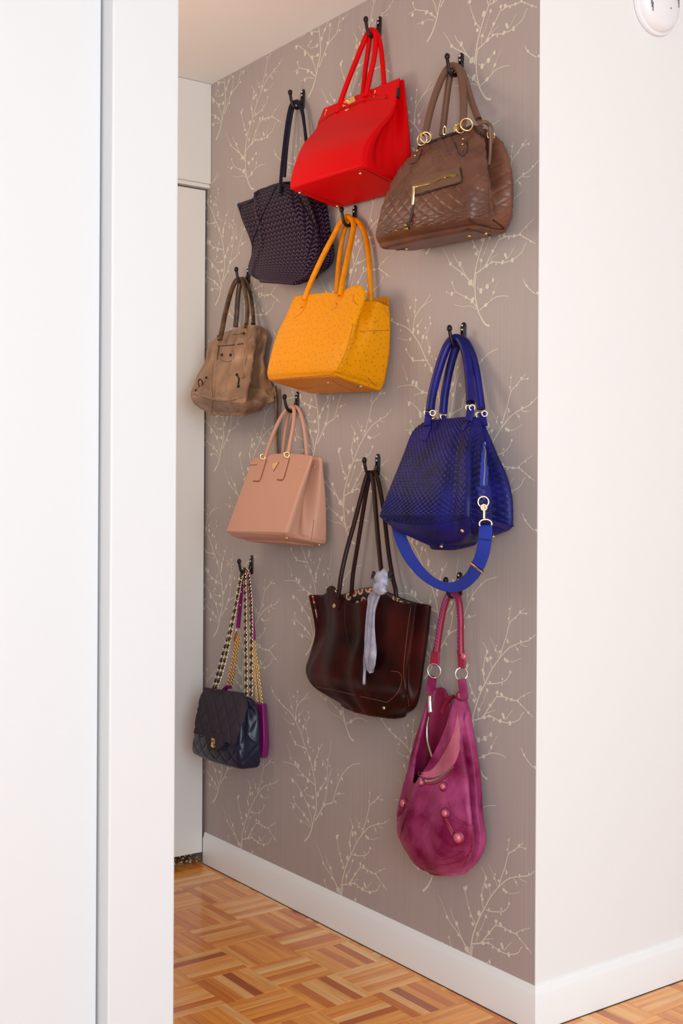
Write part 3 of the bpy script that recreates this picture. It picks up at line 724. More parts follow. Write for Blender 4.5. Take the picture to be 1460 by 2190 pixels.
def r_brn(s_, v, side, p, q, t_):
    if t_ > .9: return 0
    return qb(s_, v, side, p, q, t_)*.75*(1-sm((t_-.8)*10))+.0030*noise.noise(Vector((s_*22, v*9, side)))
Bb = body('body', 2, [((428,825),(950,645),(1040,685)), ((350,905),(905,790),(1120,785)), ((245,1030),(868,950),(1185,905)), ((150,1250),(858,1150),(1228,1080)), ((92,1450),(858,1330),(1238,1270)),
   ((64,1560),(862,1420),(1232,1410)), ((95,1625),(880,1465),(1195,1490))], M['brown'], t3, n1=150, n2=76, nrow=150, Rc=.016, Rb=.012, deform=d_brn, relief=r_brn)
fr_ = hline(Bb, 'frame', [(430,822),(520,795),(640,750),(760,712),(860,672),(960,628),(1010,632)], .007, .004, M['brownd'], lift=.002)
handle('frame_arm', 2, [(930,640,.085),(985,618,.078),(1022,650,.062),(1030,740,.058),(1028,860,.056),(1018,975,.058)], .0042, M['brownh'], t3)
handle('frame_arm', 2, [(990,625,.050),(1030,645,.040),(1046,700,.034),(1040,800,.034)], .0036, M['brownh'], t3)
hpatch(Bb, 'zip_pocket', [(388,1100),(392,1220)], [(778,990),(800,1110)], .0022, M['brownh'], nu=14, nv=4)
hline(Bb, 'pocket_piping', [(392,1232),(500,1205),(640,1160),(760,1128),(800,1100),(790,1000)], .0026, .004, M['brownd'])
hline(Bb, 'zip', [(400,1150),(500,1130),(570,1112),(640,1078),(700,1062),(760,1062)], .0085, .0040, M['zipb'], square=True)
handle('zip_pull', 2, [(402,1150,.170),(400,1220,.172),(392,1300,.172)], .0035, M['pgold'], t3, flat=.0022)
handle('tassel_cord', 2, [(400,1300,.170),(380,1400,.172),(355,1480,.172)], .003, M['brownd'], t3)
for X, Y in ((342,1465),(352,1492)): stud(Bb, 'tassel_bead', X, Y, .0055, M['zipb'], 1.)
for X, Y in ((430,855),(413,897),(806,760),(803,804)): stud(Bb, 'rivet', X, Y, .0032, M['gold'], .7)
hline(Bb, 'handle_tab_edge', [(375,965),(420,950),(455,900),(470,850)], .0028, .0028, M['brownd'])
hline(Bb, 'handle_tab_edge', [(740,790),(770,870),(810,900),(838,860),(845,780)], .0028, .0028, M['brownd'])
def zring(k, X, Y, w, Rr, r, m, par, name='ring', nrm=(-.35, -.9, .1), sc=1.): v, f = torus(ZP(k, X, Y, w), nrm, Rr, r, sc=sc, up=Vector((0, 0, 1))); return obj(name, v, f, m, par)
zring(2, 470, 762, .115, .0130, .0020, M['pgold'], t3, nrm=(-1, -.3, 0)); zring(2, 500, 745, .11, .012, .0020, M['gold'], t3, nrm=(-.6, -1, 0))
zring(2, 835, 640, .09, .0135, .0020, M['gold'], t3, nrm=(-.5, -.9, 0)); zring(2, 782, 672, .09, .010, .0020, M['gold'], t3, nrm=(-.4, -1, 0))
zring(2, 655, 690, .045, .010, .0018, M['pgold'], t3, nrm=(-.2, -.3, 1)); zring(2, 745, 672, .045, .009, .0018, M['gold'], t3, nrm=(-.2, -.3, 1)); zring(2, 1034, 728, .03, .009, .002, M['gold'], t3)
handle('front_handle', 2, [(495,720,.105),(520,600,.090),(560,450,.070),(610,310,.050),(655,215,.036),(695,165,.028),(735,158,.024),(775,200,.024),(800,290,.030),(812,420,.045),(812,540,.065),(802,640,.085),(800,670,.088)], .0082, M['brownh'], t3)
handle('back_handle', 2, [(632,730,.036),(640,690,.035),(655,560,.032),(672,420,.028),(690,290,.024),(712,200,.020),(750,160,.017),(800,210,.017),(835,310,.018),(870,430,.020),(910,540,.026),(935,600,.03)], .0078, M['brownh'], t3)
hline(Bb, 'base_seam', [(262,0+1560) if 0 else (855,1400),(875,1435),(960,1465),(1060,1495),(1180,1500)], .003, .002, M['brownd'])
hline(Bb, 'base_seam', [(790,1520),(860,1495),(950,1525),(1055,1558)], .0028, .0018, M['brownd'])
hline(Bb, 'base_seam', [(110,1640),(200,1665),(280,1710),(330,1728)], .0028, .0018, M['brownd'])
for X, Y in ((858,1548),(995,1582),(220,1687),(345,1722)): stud(Bb, 'foot_stud', X, Y, .0042, M['gold'], .8)

# ================================================================== YELLOW OSTRICH BAG
t4 = thing('yellow_ostrich_handbag', 'saffron yellow handbag in dotted ostrich leather with four tall handle strands', 'handbag', base(3, 650, 1780), 'handbags hung on the papered wall')
def d_yel(p, u, q, s_, t_, ins):
    if s_ == 0:
        p.x -= .006*math.sin(math.pi*u)*sm(t_*2); top = (1-sm(t_*3.2))
        p.z += top*(-.003*math.exp(-((u-.40)/.15)**2)-.011*math.exp(-((u-.64)/.10)**2)+.003*math.exp(-((u-.84)/.08)**2)-.014*sm((u-.93)/.07))
    if s_ == 1:
        top = (1-sm(t_*2.6)); p.z += -top*(.016+.012*sm((q-.02)/.22))
        p.y += .036*math.exp(-((q-.26)/.12)**2)*(1-sm(t_*1.5)); p.y += .010*math.exp(-((q-.20)/.12)**2)*sm(t_*2)*(1-t_)
    if s_ >= 2: p.z -= .012*(1-sm(t_*2.6))*(0 if s_ == 2 else 1)
    return p
By = body('body', 3, [((368,905),(1075,795),(1312,905)), ((300,1070),(1015,1000),(1320,1060)), ((215,1260),(958,1170),(1320,1260)), ((160,1440),(885,1370),(1310,1460)), ((122,1610),(808,1575),(1268,1700)), ((130,1668),(788,1628),(1240,1775))],
   M['yel'], t4, Rc=.012, Rb=.008, top='open', inner=.75, thick=.003, deform=d_yel)
handle('front_handle', 3, [(492,940,.102),(520,850,.095),(585,690,.082),(680,490,.064),(765,330,.048),(830,210,.036),(880,152,.028),(930,165,.025),(955,230,.026),(935,360,.036),(900,520,.055),(865,690,.075),(835,860,.098),(828,900,.102)], .0072, M['yelh'], t4)
handle('back_handle', 3, [(790,960,.030),(795,890,.030),(805,700,.028),(825,500,.025),(850,340,.022),(880,245,.018),(920,190,.0145),(965,180,.017),(1015,215,.0145),(1060,310,.016),(1090,460,.018),(1105,640,.02),(1115,800,.02),(1118,900,.018),(1118,960,.018)], .0070, M['yelh'], t4)
for a in ([(520,920),(500,1000),(460,1060),(390,1108)], [(845,870),(820,940),(790,1000),(740,1030)], [(955,880),(955,940),(1000,988)], [(1240,935),(1250,1020),(1270,1060),(1318,1108)],
          [(1010,1232),(1120,1228),(1230,1225),(1312,1222)], [(160,1698),(400,1672),(770,1640)], [(265,1722),(340,1745),(470,1800),(560,1822)], [(665,1690),(730,1688),(850,1752),(985,1808)],
          [(795,1650),(880,1700),(1020,1765),(1225,1790)], [(952,1160),(930,1250),(880,1430),(800,1600)]): hline(By, 'seam', a, .0020, .0008, M['yeld'])
for a in ([(500,905),(488,960),(470,1010)], [(838,880),(822,930),(800,975)]): hline(By, 'handle_base', a, .0135, .004, M['yelh'])
for X, Y in ((305,1750),(715,1712),(1012,1815)): stud(By, 'foot_stud', X, Y, .0042, M['pgold'], .8)

# ================================================================== TAUPE CRINKLED BAG
t5 = thing('taupe_slouchy_handbag', 'taupe slouchy crinkled-leather handbag with studded braided handles, leftmost in the upper rows', 'handbag', base(4, 700, 1830), 'handbags hung on the papered wall')
def d_olv(p, u, q, s_, t_, ins):
    if s_ == 0:
        p.x -= .014*math.sin(math.pi*u)*math.sin(math.pi*min(1, t_+.1))
        p.x -= .014*math.exp(-((u-.80)/.045)**2)*(1-sm(t_*1.05-.2)); p.x -= .006*math.exp(-((u-.26)/.04)**2)
    if s_ == 1:
        p.y += .05*math.exp(-((q-.55)/.25)**2)*math.sin(math.pi*min(1, t_*1.15))**2
        p.y += .012*math.sin(q*11+t_*7)*math.sin(math.pi*t_)
    return p
def r_olv(s_, v, side, p, q, t_):
    if side in (2,): return 0
    k = noise.noise(Vector((s_*26+v*12, v*14-s_*9, 1.3))); k2 = noise.noise(Vector((s_*60, v*40, 4.)))
    g = (1-abs(k)*2); a = .0065 if side == 1 else (.0018+.003*sm((p-.75)/.2))
    return a*(g*g-.5)+.0010*k2
Bo = body('body', 4, [((505,905),(965,765),(1135,800)), ((375,1040),(965,930),(1200,905)), ((330,1230),(925,1190),(1150,1160)), ((235,1420),(880,1420),(1200,1400)), ((160,1600),(860,1620),(1275,1580)), ((146,1690),(865,1760),(1285,1690),.155),((210,1800),(880,1850),(1250,1760),.135),((350,1890),(860,1900),(1120,1810),.11)],
   M['olive'], t5, n1=90, n2=50, nrow=90, Rc=.014, Rb=.012, deform=d_olv, relief=r_olv)
handle('front_handle', 4, [(545,960,.115),(585,780,.100),(610,640,.085),(650,480,.065),(695,320,.046),(745,205,.032),(790,165,.027),(835,190,.027),(872,300,.036),(895,450,.055),(905,600,.075),(890,760,.095)], .0075, M['olived'], t5, flat=.006)
handle('back_handle', 4, [(750,790,.030),(765,640,.028),(775,480,.026),(790,320,.022),(820,190,.018),(860,165,.017),(905,230,.017),(945,360,.018),(965,500,.02),(980,640,.022),(985,760,.03)], .0075, M['olived'], t5, flat=.006)
# whip-stitch cord spiralling on the front handle's right strand
hp = zpath(4, [(860,190,.026),(898,300,.032),(928,450,.048),(935,600,.068)], 24); v = []; f = []; b = MB()
for i in range(0, len(hp)-3, 4):
    q = hp[i]; v, f = sweep([q+Vector((-.002, .003, .003)), q+Vector((-.005, -.001, 0)), q+Vector((-.002, -.004, -.004))], .0013, seg=6); b.add(v, f)
b.out('whip_stitch', M['cream'] if 0 else M['olive'], t5)
hline(Bo, 'front_strap', [(545,960),(500,1020),(470,1150),(440,1350),(430,1550),(440,1750),(425,1900)], .0085, .002, M['olive'], square=True)
hline(Bo, 'front_strap', [(505,1000),(500,1250),(480,1500),(465,1700)], .0055, .0015, M['olive'])
hline(Bo, 'front_strap', [(885,800),(880,950),(850,1150),(825,1330),(850,1450)], .009, .002, M['olive'], square=True)
hline(Bo, 'front_zip', [(520,1030),(600,1032),(700,1022),(850,1003)], .0028, .0018, M['brownd'])
hline(Bo, 'zip_pull', [(540,1040),(535,1080),(528,1140),(520,1210)], .0045, .0035, M['olived'])
hline(Bo, 'brow_fold', [(720,885),(790,882),(840,872)], .003, .0015, M['olived'])
hline(Bo, 'tab_seam', [(550,1130),(560,1210),(640,1240),(720,1210),(735,1130),(700,1100)], .0018, .0008, M['olived'])
hline(Bo, 'base_seam', [(200,1660),(380,1720),(520,1755),(700,1745),(850,1700)], .0024, .0012, M['olived'])
for X, Y in ((600,685),(568,832),(540,915),(890,660),(968,700),(880,805),(862,882)): 
    stud(Bo, 'handle_stud', X, Y, .0042, M['bronze'], .6, lift=.004)
for X, Y in ((578,1150),(690,1150),(240,1610),(372,1450),(770,1410),(790,1560)): stud(Bo, 'stud', X, Y, .0046, M['bronze'], .7)
l, nm = hit(Bo, 305, 1525); v, f = torus(l+nm*.003, nm, .009, .0018, sc=1.5, up=Vector((0, .5, .8))); obj('buckle', v, f, M['bronze'], t5)
hline(Bo, 'buckle_strap', [(375,1450),(320,1510),(240,1610)], .007, .003, M['olive'])
hline(Bo, 'tassel', [(775,1420),(800,1470),(790,1530),(800,1570)], .004, .004, M['bronze'])
sp_ = [ZP(4, X, Y, w) for X, Y, w in cr([(1275.,1560.,.016),(1298.,1700.,.014),(1300.,1850.,.012),(1298.,2060.,.010),(1300.,2350.,.0095),(1320.,2480.,.0095),(1340.,2500.,.0095)], 6)]
v, f = sweep(sp_, .0055, .0012, normals=[Vector((-1, 0, 0))]*len(sp_), seg=8); obj('long_strap', v, f, M['olived'], t5)
v, f = sweep([s_+Vector((0, .011, 0)) for s_ in sp_], .004, .0012, normals=[Vector((-1, 0, 0))]*len(sp_), seg=8); obj('long_strap', v, f, M['olive'], t5)

# ================================================================== DUSTY PINK BAG
t6 = thing('dusty_pink_handbag', 'dusty pink stiff leather handbag with brass rings and small triangle emblem', 'handbag', base(5, 660, 1700), 'handbags hung on the papered wall')
def d_pnk(p, u, q, s_, t_, ins):
    if s_ == 0: p.z += .010*math.sin(math.pi*u)*(1-sm(t_*3)); p.x -= .005*math.sin(math.pi*u)*sm(t_*2)
    if s_ == 1:
        e = math.exp(-((q-.46)/.15)**2); p.y += .055*e*(1-sm(t_*1.25-.05)); p.y += .004*math.exp(-((q-.2)/.1)**2)
    return p
Bk = body('body', 5, [((402,795),(1082,768),(1212,800)), ((345,960),(1030,920),(1222,960)), ((252,1210),(940,1160),(1245,1220)), ((180,1410),(862,1400),(1252,1450)), ((124,1565),(800,1575),(1252,1670)), ((112,1598),(787,1618),(1245,1715),.147),((190,1655),(800,1668),(1225,1745),.135),((320,1690),(790,1712),(1120,1755),.115)],
   M['pink'], t6, Rc=.008, Rb=.003, sag=.003, Rt=.004, deform=d_pnk)
handle('front_handle', 5, [(560,755,.058),(600,640,.054),(655,490,.048),(725,340,.038),(795,240,.031),(845,208,.027),(880,250,.027),(872,400,.035),(840,580,.045),(812,735,.056)], .0056, M['pink'], t6)
handle('back_handle', 5, [(745,800,.020),(752,740,.018),(768,580,.018),(795,390,.017),(828,260,.016),(868,212,.015),(915,220,.0145),(958,300,.015),(990,450,.015),(1008,600,.016),(1018,725,.018),(1022,800,.020)], .0053, M['pink'], t6)
for L_, R_ in (([(505,790),(470,920),(432,1030)], [(572,785),(535,920),(492,1035)]), ([(778,770),(738,900),(695,1020)], [(828,775),(800,900),(757,1020)])):
    hpatch(Bk, 'handle_tab', L_, R_, .0022, M['pink'], nu=5, nv=8)
for a in ([(578,795),(540,920),(497,1036),(425,1038)], [(832,785),(800,900),(760,1022),(692,1025)]): hline(Bk, 'tab_edge', a, .0022, .0024, M['pinkd'])
hline(Bk, 'slot', [(396,858),(466,856)], .0026, .001, M['pinkd'], n=4)
em = hpatch(Bk, 'triangle_emblem', [(640,846),(650,925)], [(716,826),(652,928)], .0016, M['gold'], nu=4, nv=4)
hline(Bk, 'emblem_edge', [(714,828),(650,930)], .003, .0022, M['pinkd'], em, n=6)
for X, Y in ((548,785),(815,765)):
    l, nm = hit(Bk, X, Y); v, f = torus(l+nm*.006+Vector((0, 0, .003)), (-.4, -.9, 0), .0072, .0021, up=Vector((0, 0, 1))); obj('ring', v, f, M['gold'], t6)
for a in ([(1088,780),(1040,910),(950,1150),(870,1400),(795,1605)], [(1062,775),(1012,910),(925,1150),(845,1400),(775,1600)], [(115,1600),(300,1608),(520,1622),(765,1630)], [(795,1632),(900,1668),(1080,1712),(1190,1725)]): hline(Bk, 'piping', a, .0020, .0010, M['pink'])
for X, Y in ((1102,872),(940,878)): stud(Bk, 'side_snap', X, Y, .0028, M['gold'], .7)
for X, Y in ((172,1648),(802,1668),(1160,1742)): stud(Bk, 'foot_stud', X, Y, .0048, M['gold'], .8)
hline(Bk, 'gusset_seam', [(1100,1470),(1090,1560),(1070,1690)], .0016, .0006, M['pinkd'])

# ================================================================== ROYAL BLUE WOVEN BAG
t7 = thing('blue_woven_handbag', 'royal blue handbag of woven leather strips with a webbing shoulder strap looping below it', 'handbag', base(6, 640, 1700), 'handbags hung on the papered wall')
def d_blu(p, u, q, s_, t_, ins):
    if s_ == 0: p.x -= .012*math.sin(math.pi*u)*sm(t_*1.6); p.x += .012*math.exp(-((u-.80)/.07)**2)*math.sin(math.pi*min(1, t_*1.1))
    if s_ == 1:
        p.y += .050*math.exp(-((q-.70)/.16)**2)*math.sin(math.pi*min(1, t_*.9+.12)); p.y += .022*math.exp(-((q-.16)/.07)**2)*math.sin(math.pi*min(1, t_*.95))
        p.y -= .008*math.exp(-((q-.42)/.12)**2)*math.sin(math.pi*t_)
    return p
def r_blu(s_, v, side, p, q, t_):
    if t_ >= .70: return 0
    sp = .0125; a = (s_+v)/sp; b = (s_-v)/sp; ia = math.floor(a); ib = math.floor(b); fa = a-ia-.5; fb = b-ib-.5
    hA = .5*math.cos(math.pi*(b)); hB = .5*math.cos(math.pi*(a))
    # over-under: strip running along a is up where the cell parity is even
    up = (ia+ib) % 2 == 0
    h = (math.cos(math.pi*fb)**.5*(.6+.4*math.cos(math.pi*fa*1.0))) if up else (math.cos(math.pi*fa)**.5*(.6+.4*math.cos(math.pi*fb)))
    e = (1-abs(fb*2)**6) if not up else (1-abs(fa*2)**6)
    return .0024*h*e-.0012+.002*noise.noise(Vector((s_*14, v*10, side)))
Bu = body('body', 6, [((440,795),(846,760),(948,835)), ((352,870),(832,850),(992,935)), ((282,1040),(805,1010),(1052,1075)), ((212,1215),(800,1190),(1112,1205)), ((150,1370),(798,1370),(1158,1380)), ((100,1500),(798,1505),(1165,1580)), ((112,1535),(800,1535),(1162,1600),.155),((230,1630),(800,1640),(1120,1632),.140),((380,1705),(770,1710),(1010,1672),.12),((480,1748),(700,1755),(880,1710),.10)],
   M['bluew'], t7, n1=190, n2=100, nrow=190, Rc=.014, Rb=.010, deform=d_blu, relief=r_blu)
# smooth leather base panel: quad below the woven part
def basepanel():
    hpatch(Bu, 'base_panel', [(104,1520),(230,1562),(400,1585),(560,1582),(700,1558),(800,1530)], [(150,1562),(250,1628),(400,1698),(540,1752),(700,1738),(840,1700)], .0012, M['blue'], nu=14, nv=30)
    hpatch(Bu, 'base_panel', [(802,1530),(860,1566),(1000,1608),(1150,1600)], [(842,1698),(920,1680),(1030,1650),(1140,1618)], .0012, M['blue'], nu=8, nv=20)
    hline(Bu, 'base_crease', [(548,1592),(542,1680),(538,1750)], .0035, .0016, M['blue'])
basepanel()
for L_, R_ in (([(465,765),(452,850),(432,935)], [(520,765),(505,850),(470,955)]), ([(790,735),(765,800),(735,865)], [(822,745),(800,800),(760,870)])):
    hpatch(Bu, 'handle_tab', L_, R_, .0025, M['blue'], nu=5, nv=8)
handle('front_handle', 6, [(500,715,.075),(515,600,.068),(548,460,.056),(590,320,.044),(635,210,.034),(685,158,.027),(735,175,.024),(775,270,.028),(796,400,.042),(806,520,.056),(812,650,.070)], .0105, M['blue'], t7)
handle('back_handle', 6, [(600,735,.026),(612,600,.025),(640,440,.023),(678,290,.020),(720,185,.018),(765,180,.0175),(815,270,.0175),(850,400,.018),(872,550,.02),(892,700,.022)], .0100, M['blue'], t7)
for X, Y, w in ((475,728,.078),(520,730,.078),(600,758,.028),(795,690,.072),(822,688,.072),(918,735,.026),(872,745,.026)): zring(6, X, Y, w, .0062, .0019, M['pgold'], t7, nrm=(-.5, -.9, 0))
for a in ([(492,725,.078),(488,760,.080),(478,830,.092)], [(812,685,.072),(808,730,.075),(795,790,.080)], [(600,750,.028),(598,800,.028),(596,840,.028)], [(896,730,.026),(905,780,.028),(915,830,.030)]):
    handle('ring_tab', 6, a, .0085, M['blue'], t7, flat=.003, nrm=Vector((-.8, -.5, 0)), square=True)
hline(Bu, 'handle_bar', [(470,725),(525,722)], .004, .002, M['pgold'], lift=.006, n=3)
hpatch(Bu, 'zip_tape', [(905,955),(888,1100),(884,1300)], [(920,955),(940,1100),(938,1300)], .003, M['strap'], nu=4, nv=14)
hline(Bu, 'zip_teeth', [(914,960),(915,1100),(908,1295)], .0034, .005, M['zips'], square=True)
hpatch(Bu, 'zip_end_tab', [(855,1300),(868,1350),(888,1392)], [(968,1300),(958,1350),(938,1392)], .005, M['blue'], nu=6, nv=8)
pw = hit(Bu, 905, 1380)[0]; W0 = -pw.x+.006
zring(6, 908, 1412, W0, .0115, .0021, M['pgold'], t7, 'strap_ring', (-.55, -.83, 0))
handle('swivel_clip', 6, [(905,1440,W0),(912,1480,W0),(912,1540,W0)], .0035, M['pgold'], t7)
zring(6, 912, 1455, W0, .006, .0022, M['pgold'], t7, 'clip_ring', (-.55, -.83, 0))
zring(6, 925, 1580, W0, .0135, .0022, M['pgold'], t7, 'strap_buckle', (-.55, -.83, 0), .7)
sp_ = zpath(6, [(928,1592,W0+.004),(922,1700,W0+.010),(905,1800,W0+.010),(868,1900,W0+.008),(800,2000,W0+.004),(715,2058,W0),(630,2065,W0),(530,2030,W0),(430,1950,W0),(345,1840,W0),(290,1730,W0+.002),(255,1620,W0+.002),(235,1540,W0-.01)], 8)
nn = []
for i, p_ in enumerate(sp_):
    tg = (sp_[min(i+1, len(sp_)-1)]-sp_[max(i-1, 0)]).normalized(); n_ = Vector((-.80, -.60, 0)); s0 = i/len(sp_)
    # webbing twists so that its face shows toward the room at the two sides and seen edge-on below
    nn.append(Vector((-.85, -.45, .0)) if s0 < .3 else Vector((-.85, -.35, .15)))
v, f = sweep(sp_, [.0150-(.005*math.exp(-((i/len(sp_)-.55)/.15)**2)) for i in range(len(sp_))], .0012, normals=nn, seg=10, square=True); ws = obj('shoulder_strap', v, f, M['strap'], t7)
def across(name, i, half, r, m, lift=.002):
    p_ = sp_[i]; tg = (sp_[i+1]-sp_[i-1]).normalized(); n_ = (nn[i]-tg*nn[i].dot(tg)).normalized(); sd = tg.cross(n_)
    v, f = sweep([p_-sd*half+n_*lift, p_+sd*half+n_*lift], r, .0022, normals=[n_, n_], seg=8, square=True); return obj(name, v, f, m, ws)
across('strap_slider', 25, .0185, .0028, M['gold'])
v, f = sweep([q+n_*.0022 for q, n_ in list(zip(sp_, nn))[1:25]], .0150, .0010, normals=nn[1:25], seg=10, square=True); obj('doubled_webbing', v, f, M['strap'], ws)
across('stitch_bar', 8, .0150, .0008, M['blue'], .0036); across('stitch_bar', 24, .0150, .0010, M['blue'], .0036)
for X, Y in ((225,1632),(752,1628),(985,1668),(590,1745)): stud(Bu, 'foot_stud', X, Y, .0046, M['pgold'], .7, lift=.0015)

# ================================================================== OXBLOOD TOTE
t8 = thing('oxblood_tote', 'dark oxblood leather tote with long thin straps and floral lining at its open mouth', 'handbag', base(8, 560, 2000), 'handbags hung on the papered wall')
def d_cho(p, u, q, s_, t_, ins):
    top = 1-sm(t_*2.4)
    if s_ == 0:
        ue = .24*(1-t_)**.9; p.x += .013*sm((ue-u)/.06)*(1-sm(t_*1.5-.3))
        p.x += .012*math.exp(-((u-.60-.1*t_)/.035)**2)*(1-t_)
        p.x -= .022*math.sin(math.pi*u)*sm(t_*1.6+.25); p.z += top*(.030*math.exp(-((u-.28)/.10)**2)-.012*math.exp(-((u-.47)/.10)**2)+.022*math.exp(-((u-.70)/.10)**2))
        p.x += .016*math.exp(-((u-.08)/.07)**2)*top; p.x -= .008*math.sin(u*24-t_*2)*math.exp(-((u-.6)/.35)**2)*(1-.6*t_)*.5
    if s_ == 1: p.y += .028*math.exp(-((q-.4)/.2)**2)*(1-sm(t_*1.2-.1)); p.y -= .006*math.sin(q*9)*math.sin(math.pi*t_)
    if s_ == 3: p.x += .013*(1-q)*sm(.24*(1-t_)**.9/.06)*(1-sm(t_*1.5-.3))
    if s_ == 2: p.z += top*.034*math.exp(-((u-.50)/.26)**2)
    return p
def r_cho(s_, v, side, p, q, t_):
    if side == 2: return 0
    return .0030*noise.noise(Vector((s_*16, v*5+s_*4, side*3+.5)))*sm(t_*6)*(1-sm((t_-.8)*8))
Bc = body('body', 8, [((100,1146),(985,1215),(1122,1232)), ((152,1417),(950,1470),(1088,1450)), ((118,1590),(905,1670),(1062,1640)), ((90,1710),(885,1830),(1035,1850)), ((125,1800),(875,1935),(1008,1975),.085),((215,1885),(850,2020),(985,2030),.080),((380,1980),(800,2080),(930,2065),.070)],
   M['choc'], t8, n1=70, n2=24, nrow=70, Rc=.014, Rb=.012, top='open', inner=.7, thick=.006, deform=d_cho, relief=r_cho, inner_mat=M['lining'], sag=.004)
handle('front_handle', 8, [(372,1150,.084),(385,1090,.083),(400,980,.080),(440,800,.068),(495,600,.055),(550,390,.042),(590,240,.033),(618,182,.028),(645,240,.028),(662,400,.036),(680,620,.052),(700,840,.068),(718,1010,.080),(722,1080,.083),(725,1130,.084)], .0058, M['chocd'], t8)
handle('back_handle', 8, [(478,1150,.022),(482,1090,.022),(492,970,.022),(525,770,.021),(565,520,.019),(600,310,.018),(630,190,.017),(670,200,.0165),(700,300,.0165),(735,520,.018),(765,780,.020),(800,1000,.022),(822,1090,.022),(830,1160,.022)], .0055, M['chocd'], t8)
hpatch(Bc, 'strap_tab', [(365,1095),(330,1150),(322,1240)], [(408,1100),(402,1180),(380,1260)], .0025, M['choc'], nu=5, nv=8)
for X, Y in ((370,1112),(352,1225)):
    l, nm = hit(Bc, X, Y); v, f = torus(l+nm*.003, nm, .0046, .0015, 16, 6); obj('grommet', v, f, M['pgold'], t8)
for a in ([(105,1790),(200,1855),(330,1880),(520,1925),(700,1965),(760,1975),(840,1900),(872,1800),(850,1745),(790,1735)], [(945,1230),(925,1350),(900,1560),(885,1740),(900,1850),(930,2010)], [(105,1620),(210,1632)]): hline(Bc, 'stitching', a, .0012, .0006, M['stitch'])
hline(Bc, 'gusset_edge', [(430,1178),(432,1400),(500,1650)], .002, .0008, M['chocd'])
for X, Y in ((188,1860),(737,2020)): stud(Bc, 'foot_stud', X, Y, .0046, M['pgold'], .8)
# scarf tied round the front strap
t9 = thing('knotted_scarf', 'pale lavender silk scarf knotted round a strap of the oxblood tote', 'scarf', ZP(8, 590, 1830, .115))
def wsurf(X, Y, g=.008): return max(-hit(Bc, X, Y)[0].x+g, .09)
def cloth(name, k, spine, m, par, thick=.0035, seed=0):
    ps = cr([tuple(map(float, q)) for q in spine], 8); v = []; f = []; seg = 20; n = len(ps)
    for i, (X, Y, w, wd) in enumerate(ps):
        c = ZP(k, X, Y, w)
        for j in range(seg):
            q = 2*math.pi*j/seg; u = math.cos(q); h = math.sin(q); fold = .0035*math.sin(u*7+i*.12+seed)*(1-abs(u)**4)+.002*math.sin(u*13-i*.2)
            v.append(c+Vector((-thick*h-fold, -u*wd, 0))+Vector((0, 0, .002*math.sin(u*5+i*.4))))
    for i in range(n-1):
        for j in range(seg): f.append((i*seg+j, (i+1)*seg+j, (i+1)*seg+(j+1) % seg, i*seg+(j+1) % seg))
    f.append(tuple(range(seg))[::-1]); f.append(tuple((n-1)*seg+j for j in range(seg))); return obj(name, v, f, m, par)
cloth('tail', 8, [(705,1085,wsurf(700,1180,.012),.014),(655,1150,wsurf(655,1200,.018),.022),(635,1250,wsurf(635,1250,.017),.017),(628,1400,wsurf(628,1400,.017),.019),(625,1530,wsurf(625,1530,.017),.023),(620,1620,wsurf(620,1620,.017),.024),(628,1700,wsurf(628,1700,.012),.015),(632,1745,wsurf(632,1745,.012),.005)], M['scarf'], t9)
cloth('thin_tail', 8, [(600,1560,wsurf(600,1560),.008),(588,1640,wsurf(588,1640),.006),(585,1720,wsurf(585,1720),.004),(580,1840,wsurf(580,1840),.003)], M['scarf'], t9, .002, 2)
b = MB()
def blob(c, r, sx, sy, sz, seed):
    v, f = sphere(Vector((0, 0, 0)), 1, Vector((0, 0, 1)), 1, 20)
    b.add([c+Vector((q.x*sx, q.y*sy, q.z*sz))*(r*(.95+.5*abs(noise.noise(q*2.2+Vector((seed, 0, 0))))-.25*abs(noise.noise(q*5+Vector((0, seed, 0)))))) for q in v], f)
blob(ZP(8, 712, 1030, .092), .021, .75, 1, 1.15, 1); blob(ZP(8, 700, 1090, .100), .020, .7, 1.1, .8, 5); blob(ZP(8, 735, 985, .088), .014, .7, 1, 1, 9)
b.out('knot', M['scarf'], t9)
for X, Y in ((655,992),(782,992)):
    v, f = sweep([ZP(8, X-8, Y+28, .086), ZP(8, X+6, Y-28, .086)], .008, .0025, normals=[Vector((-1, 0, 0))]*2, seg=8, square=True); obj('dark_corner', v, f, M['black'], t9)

# ================================================================== MAGENTA HOBO
t10 = thing('magenta_hobo_bag', 'magenta washed-leather hobo bag with silver rings and big round studs, hung lowest at right', 'handbag', base(9, 430, 2090), 'handbags hung on the papered wall')
def ts_mag(u, q):
    fr = .45*min(sm((u+.01)/.15), max(0, 1-max(0, (u-.32)/.62))**.9); bk = .27*(1-sm(abs(u-.62)/.36))
    return fr*(1-q)+bk*q
def d_mag(p, u, q, s_, t_, ins):
    if s_ == 0:
        p.x -= .030*math.sin(math.pi*u)*sm((t_-.30)*3)*(1-sm((t_-.9)*8)*.5)
        p.x -= .012*math.exp(-((t_-.46)/.05)**2)*math.exp(-((u-.5)/.25)**2)
        p.x -= .006*math.sin(u*15+t_*5)*math.sin(math.pi*t_)
    if s_ == 1: p.y += .040*math.exp(-((q-.36)/.09)**2)*sm(t_*1.6)*(1-sm((t_-.85)*6)); p.x += .002*math.sin(t_*20)
    return p
def r_mag(s_, v, side, p, q, t_):
    if side == 2: return 0
    return (.0035*noise.noise(Vector((s_*24, v*7, side)))+.0015*noise.noise(Vector((s_*70, v*60, 2))))*sm(t_*5)*(1-sm((t_-.93)*15))
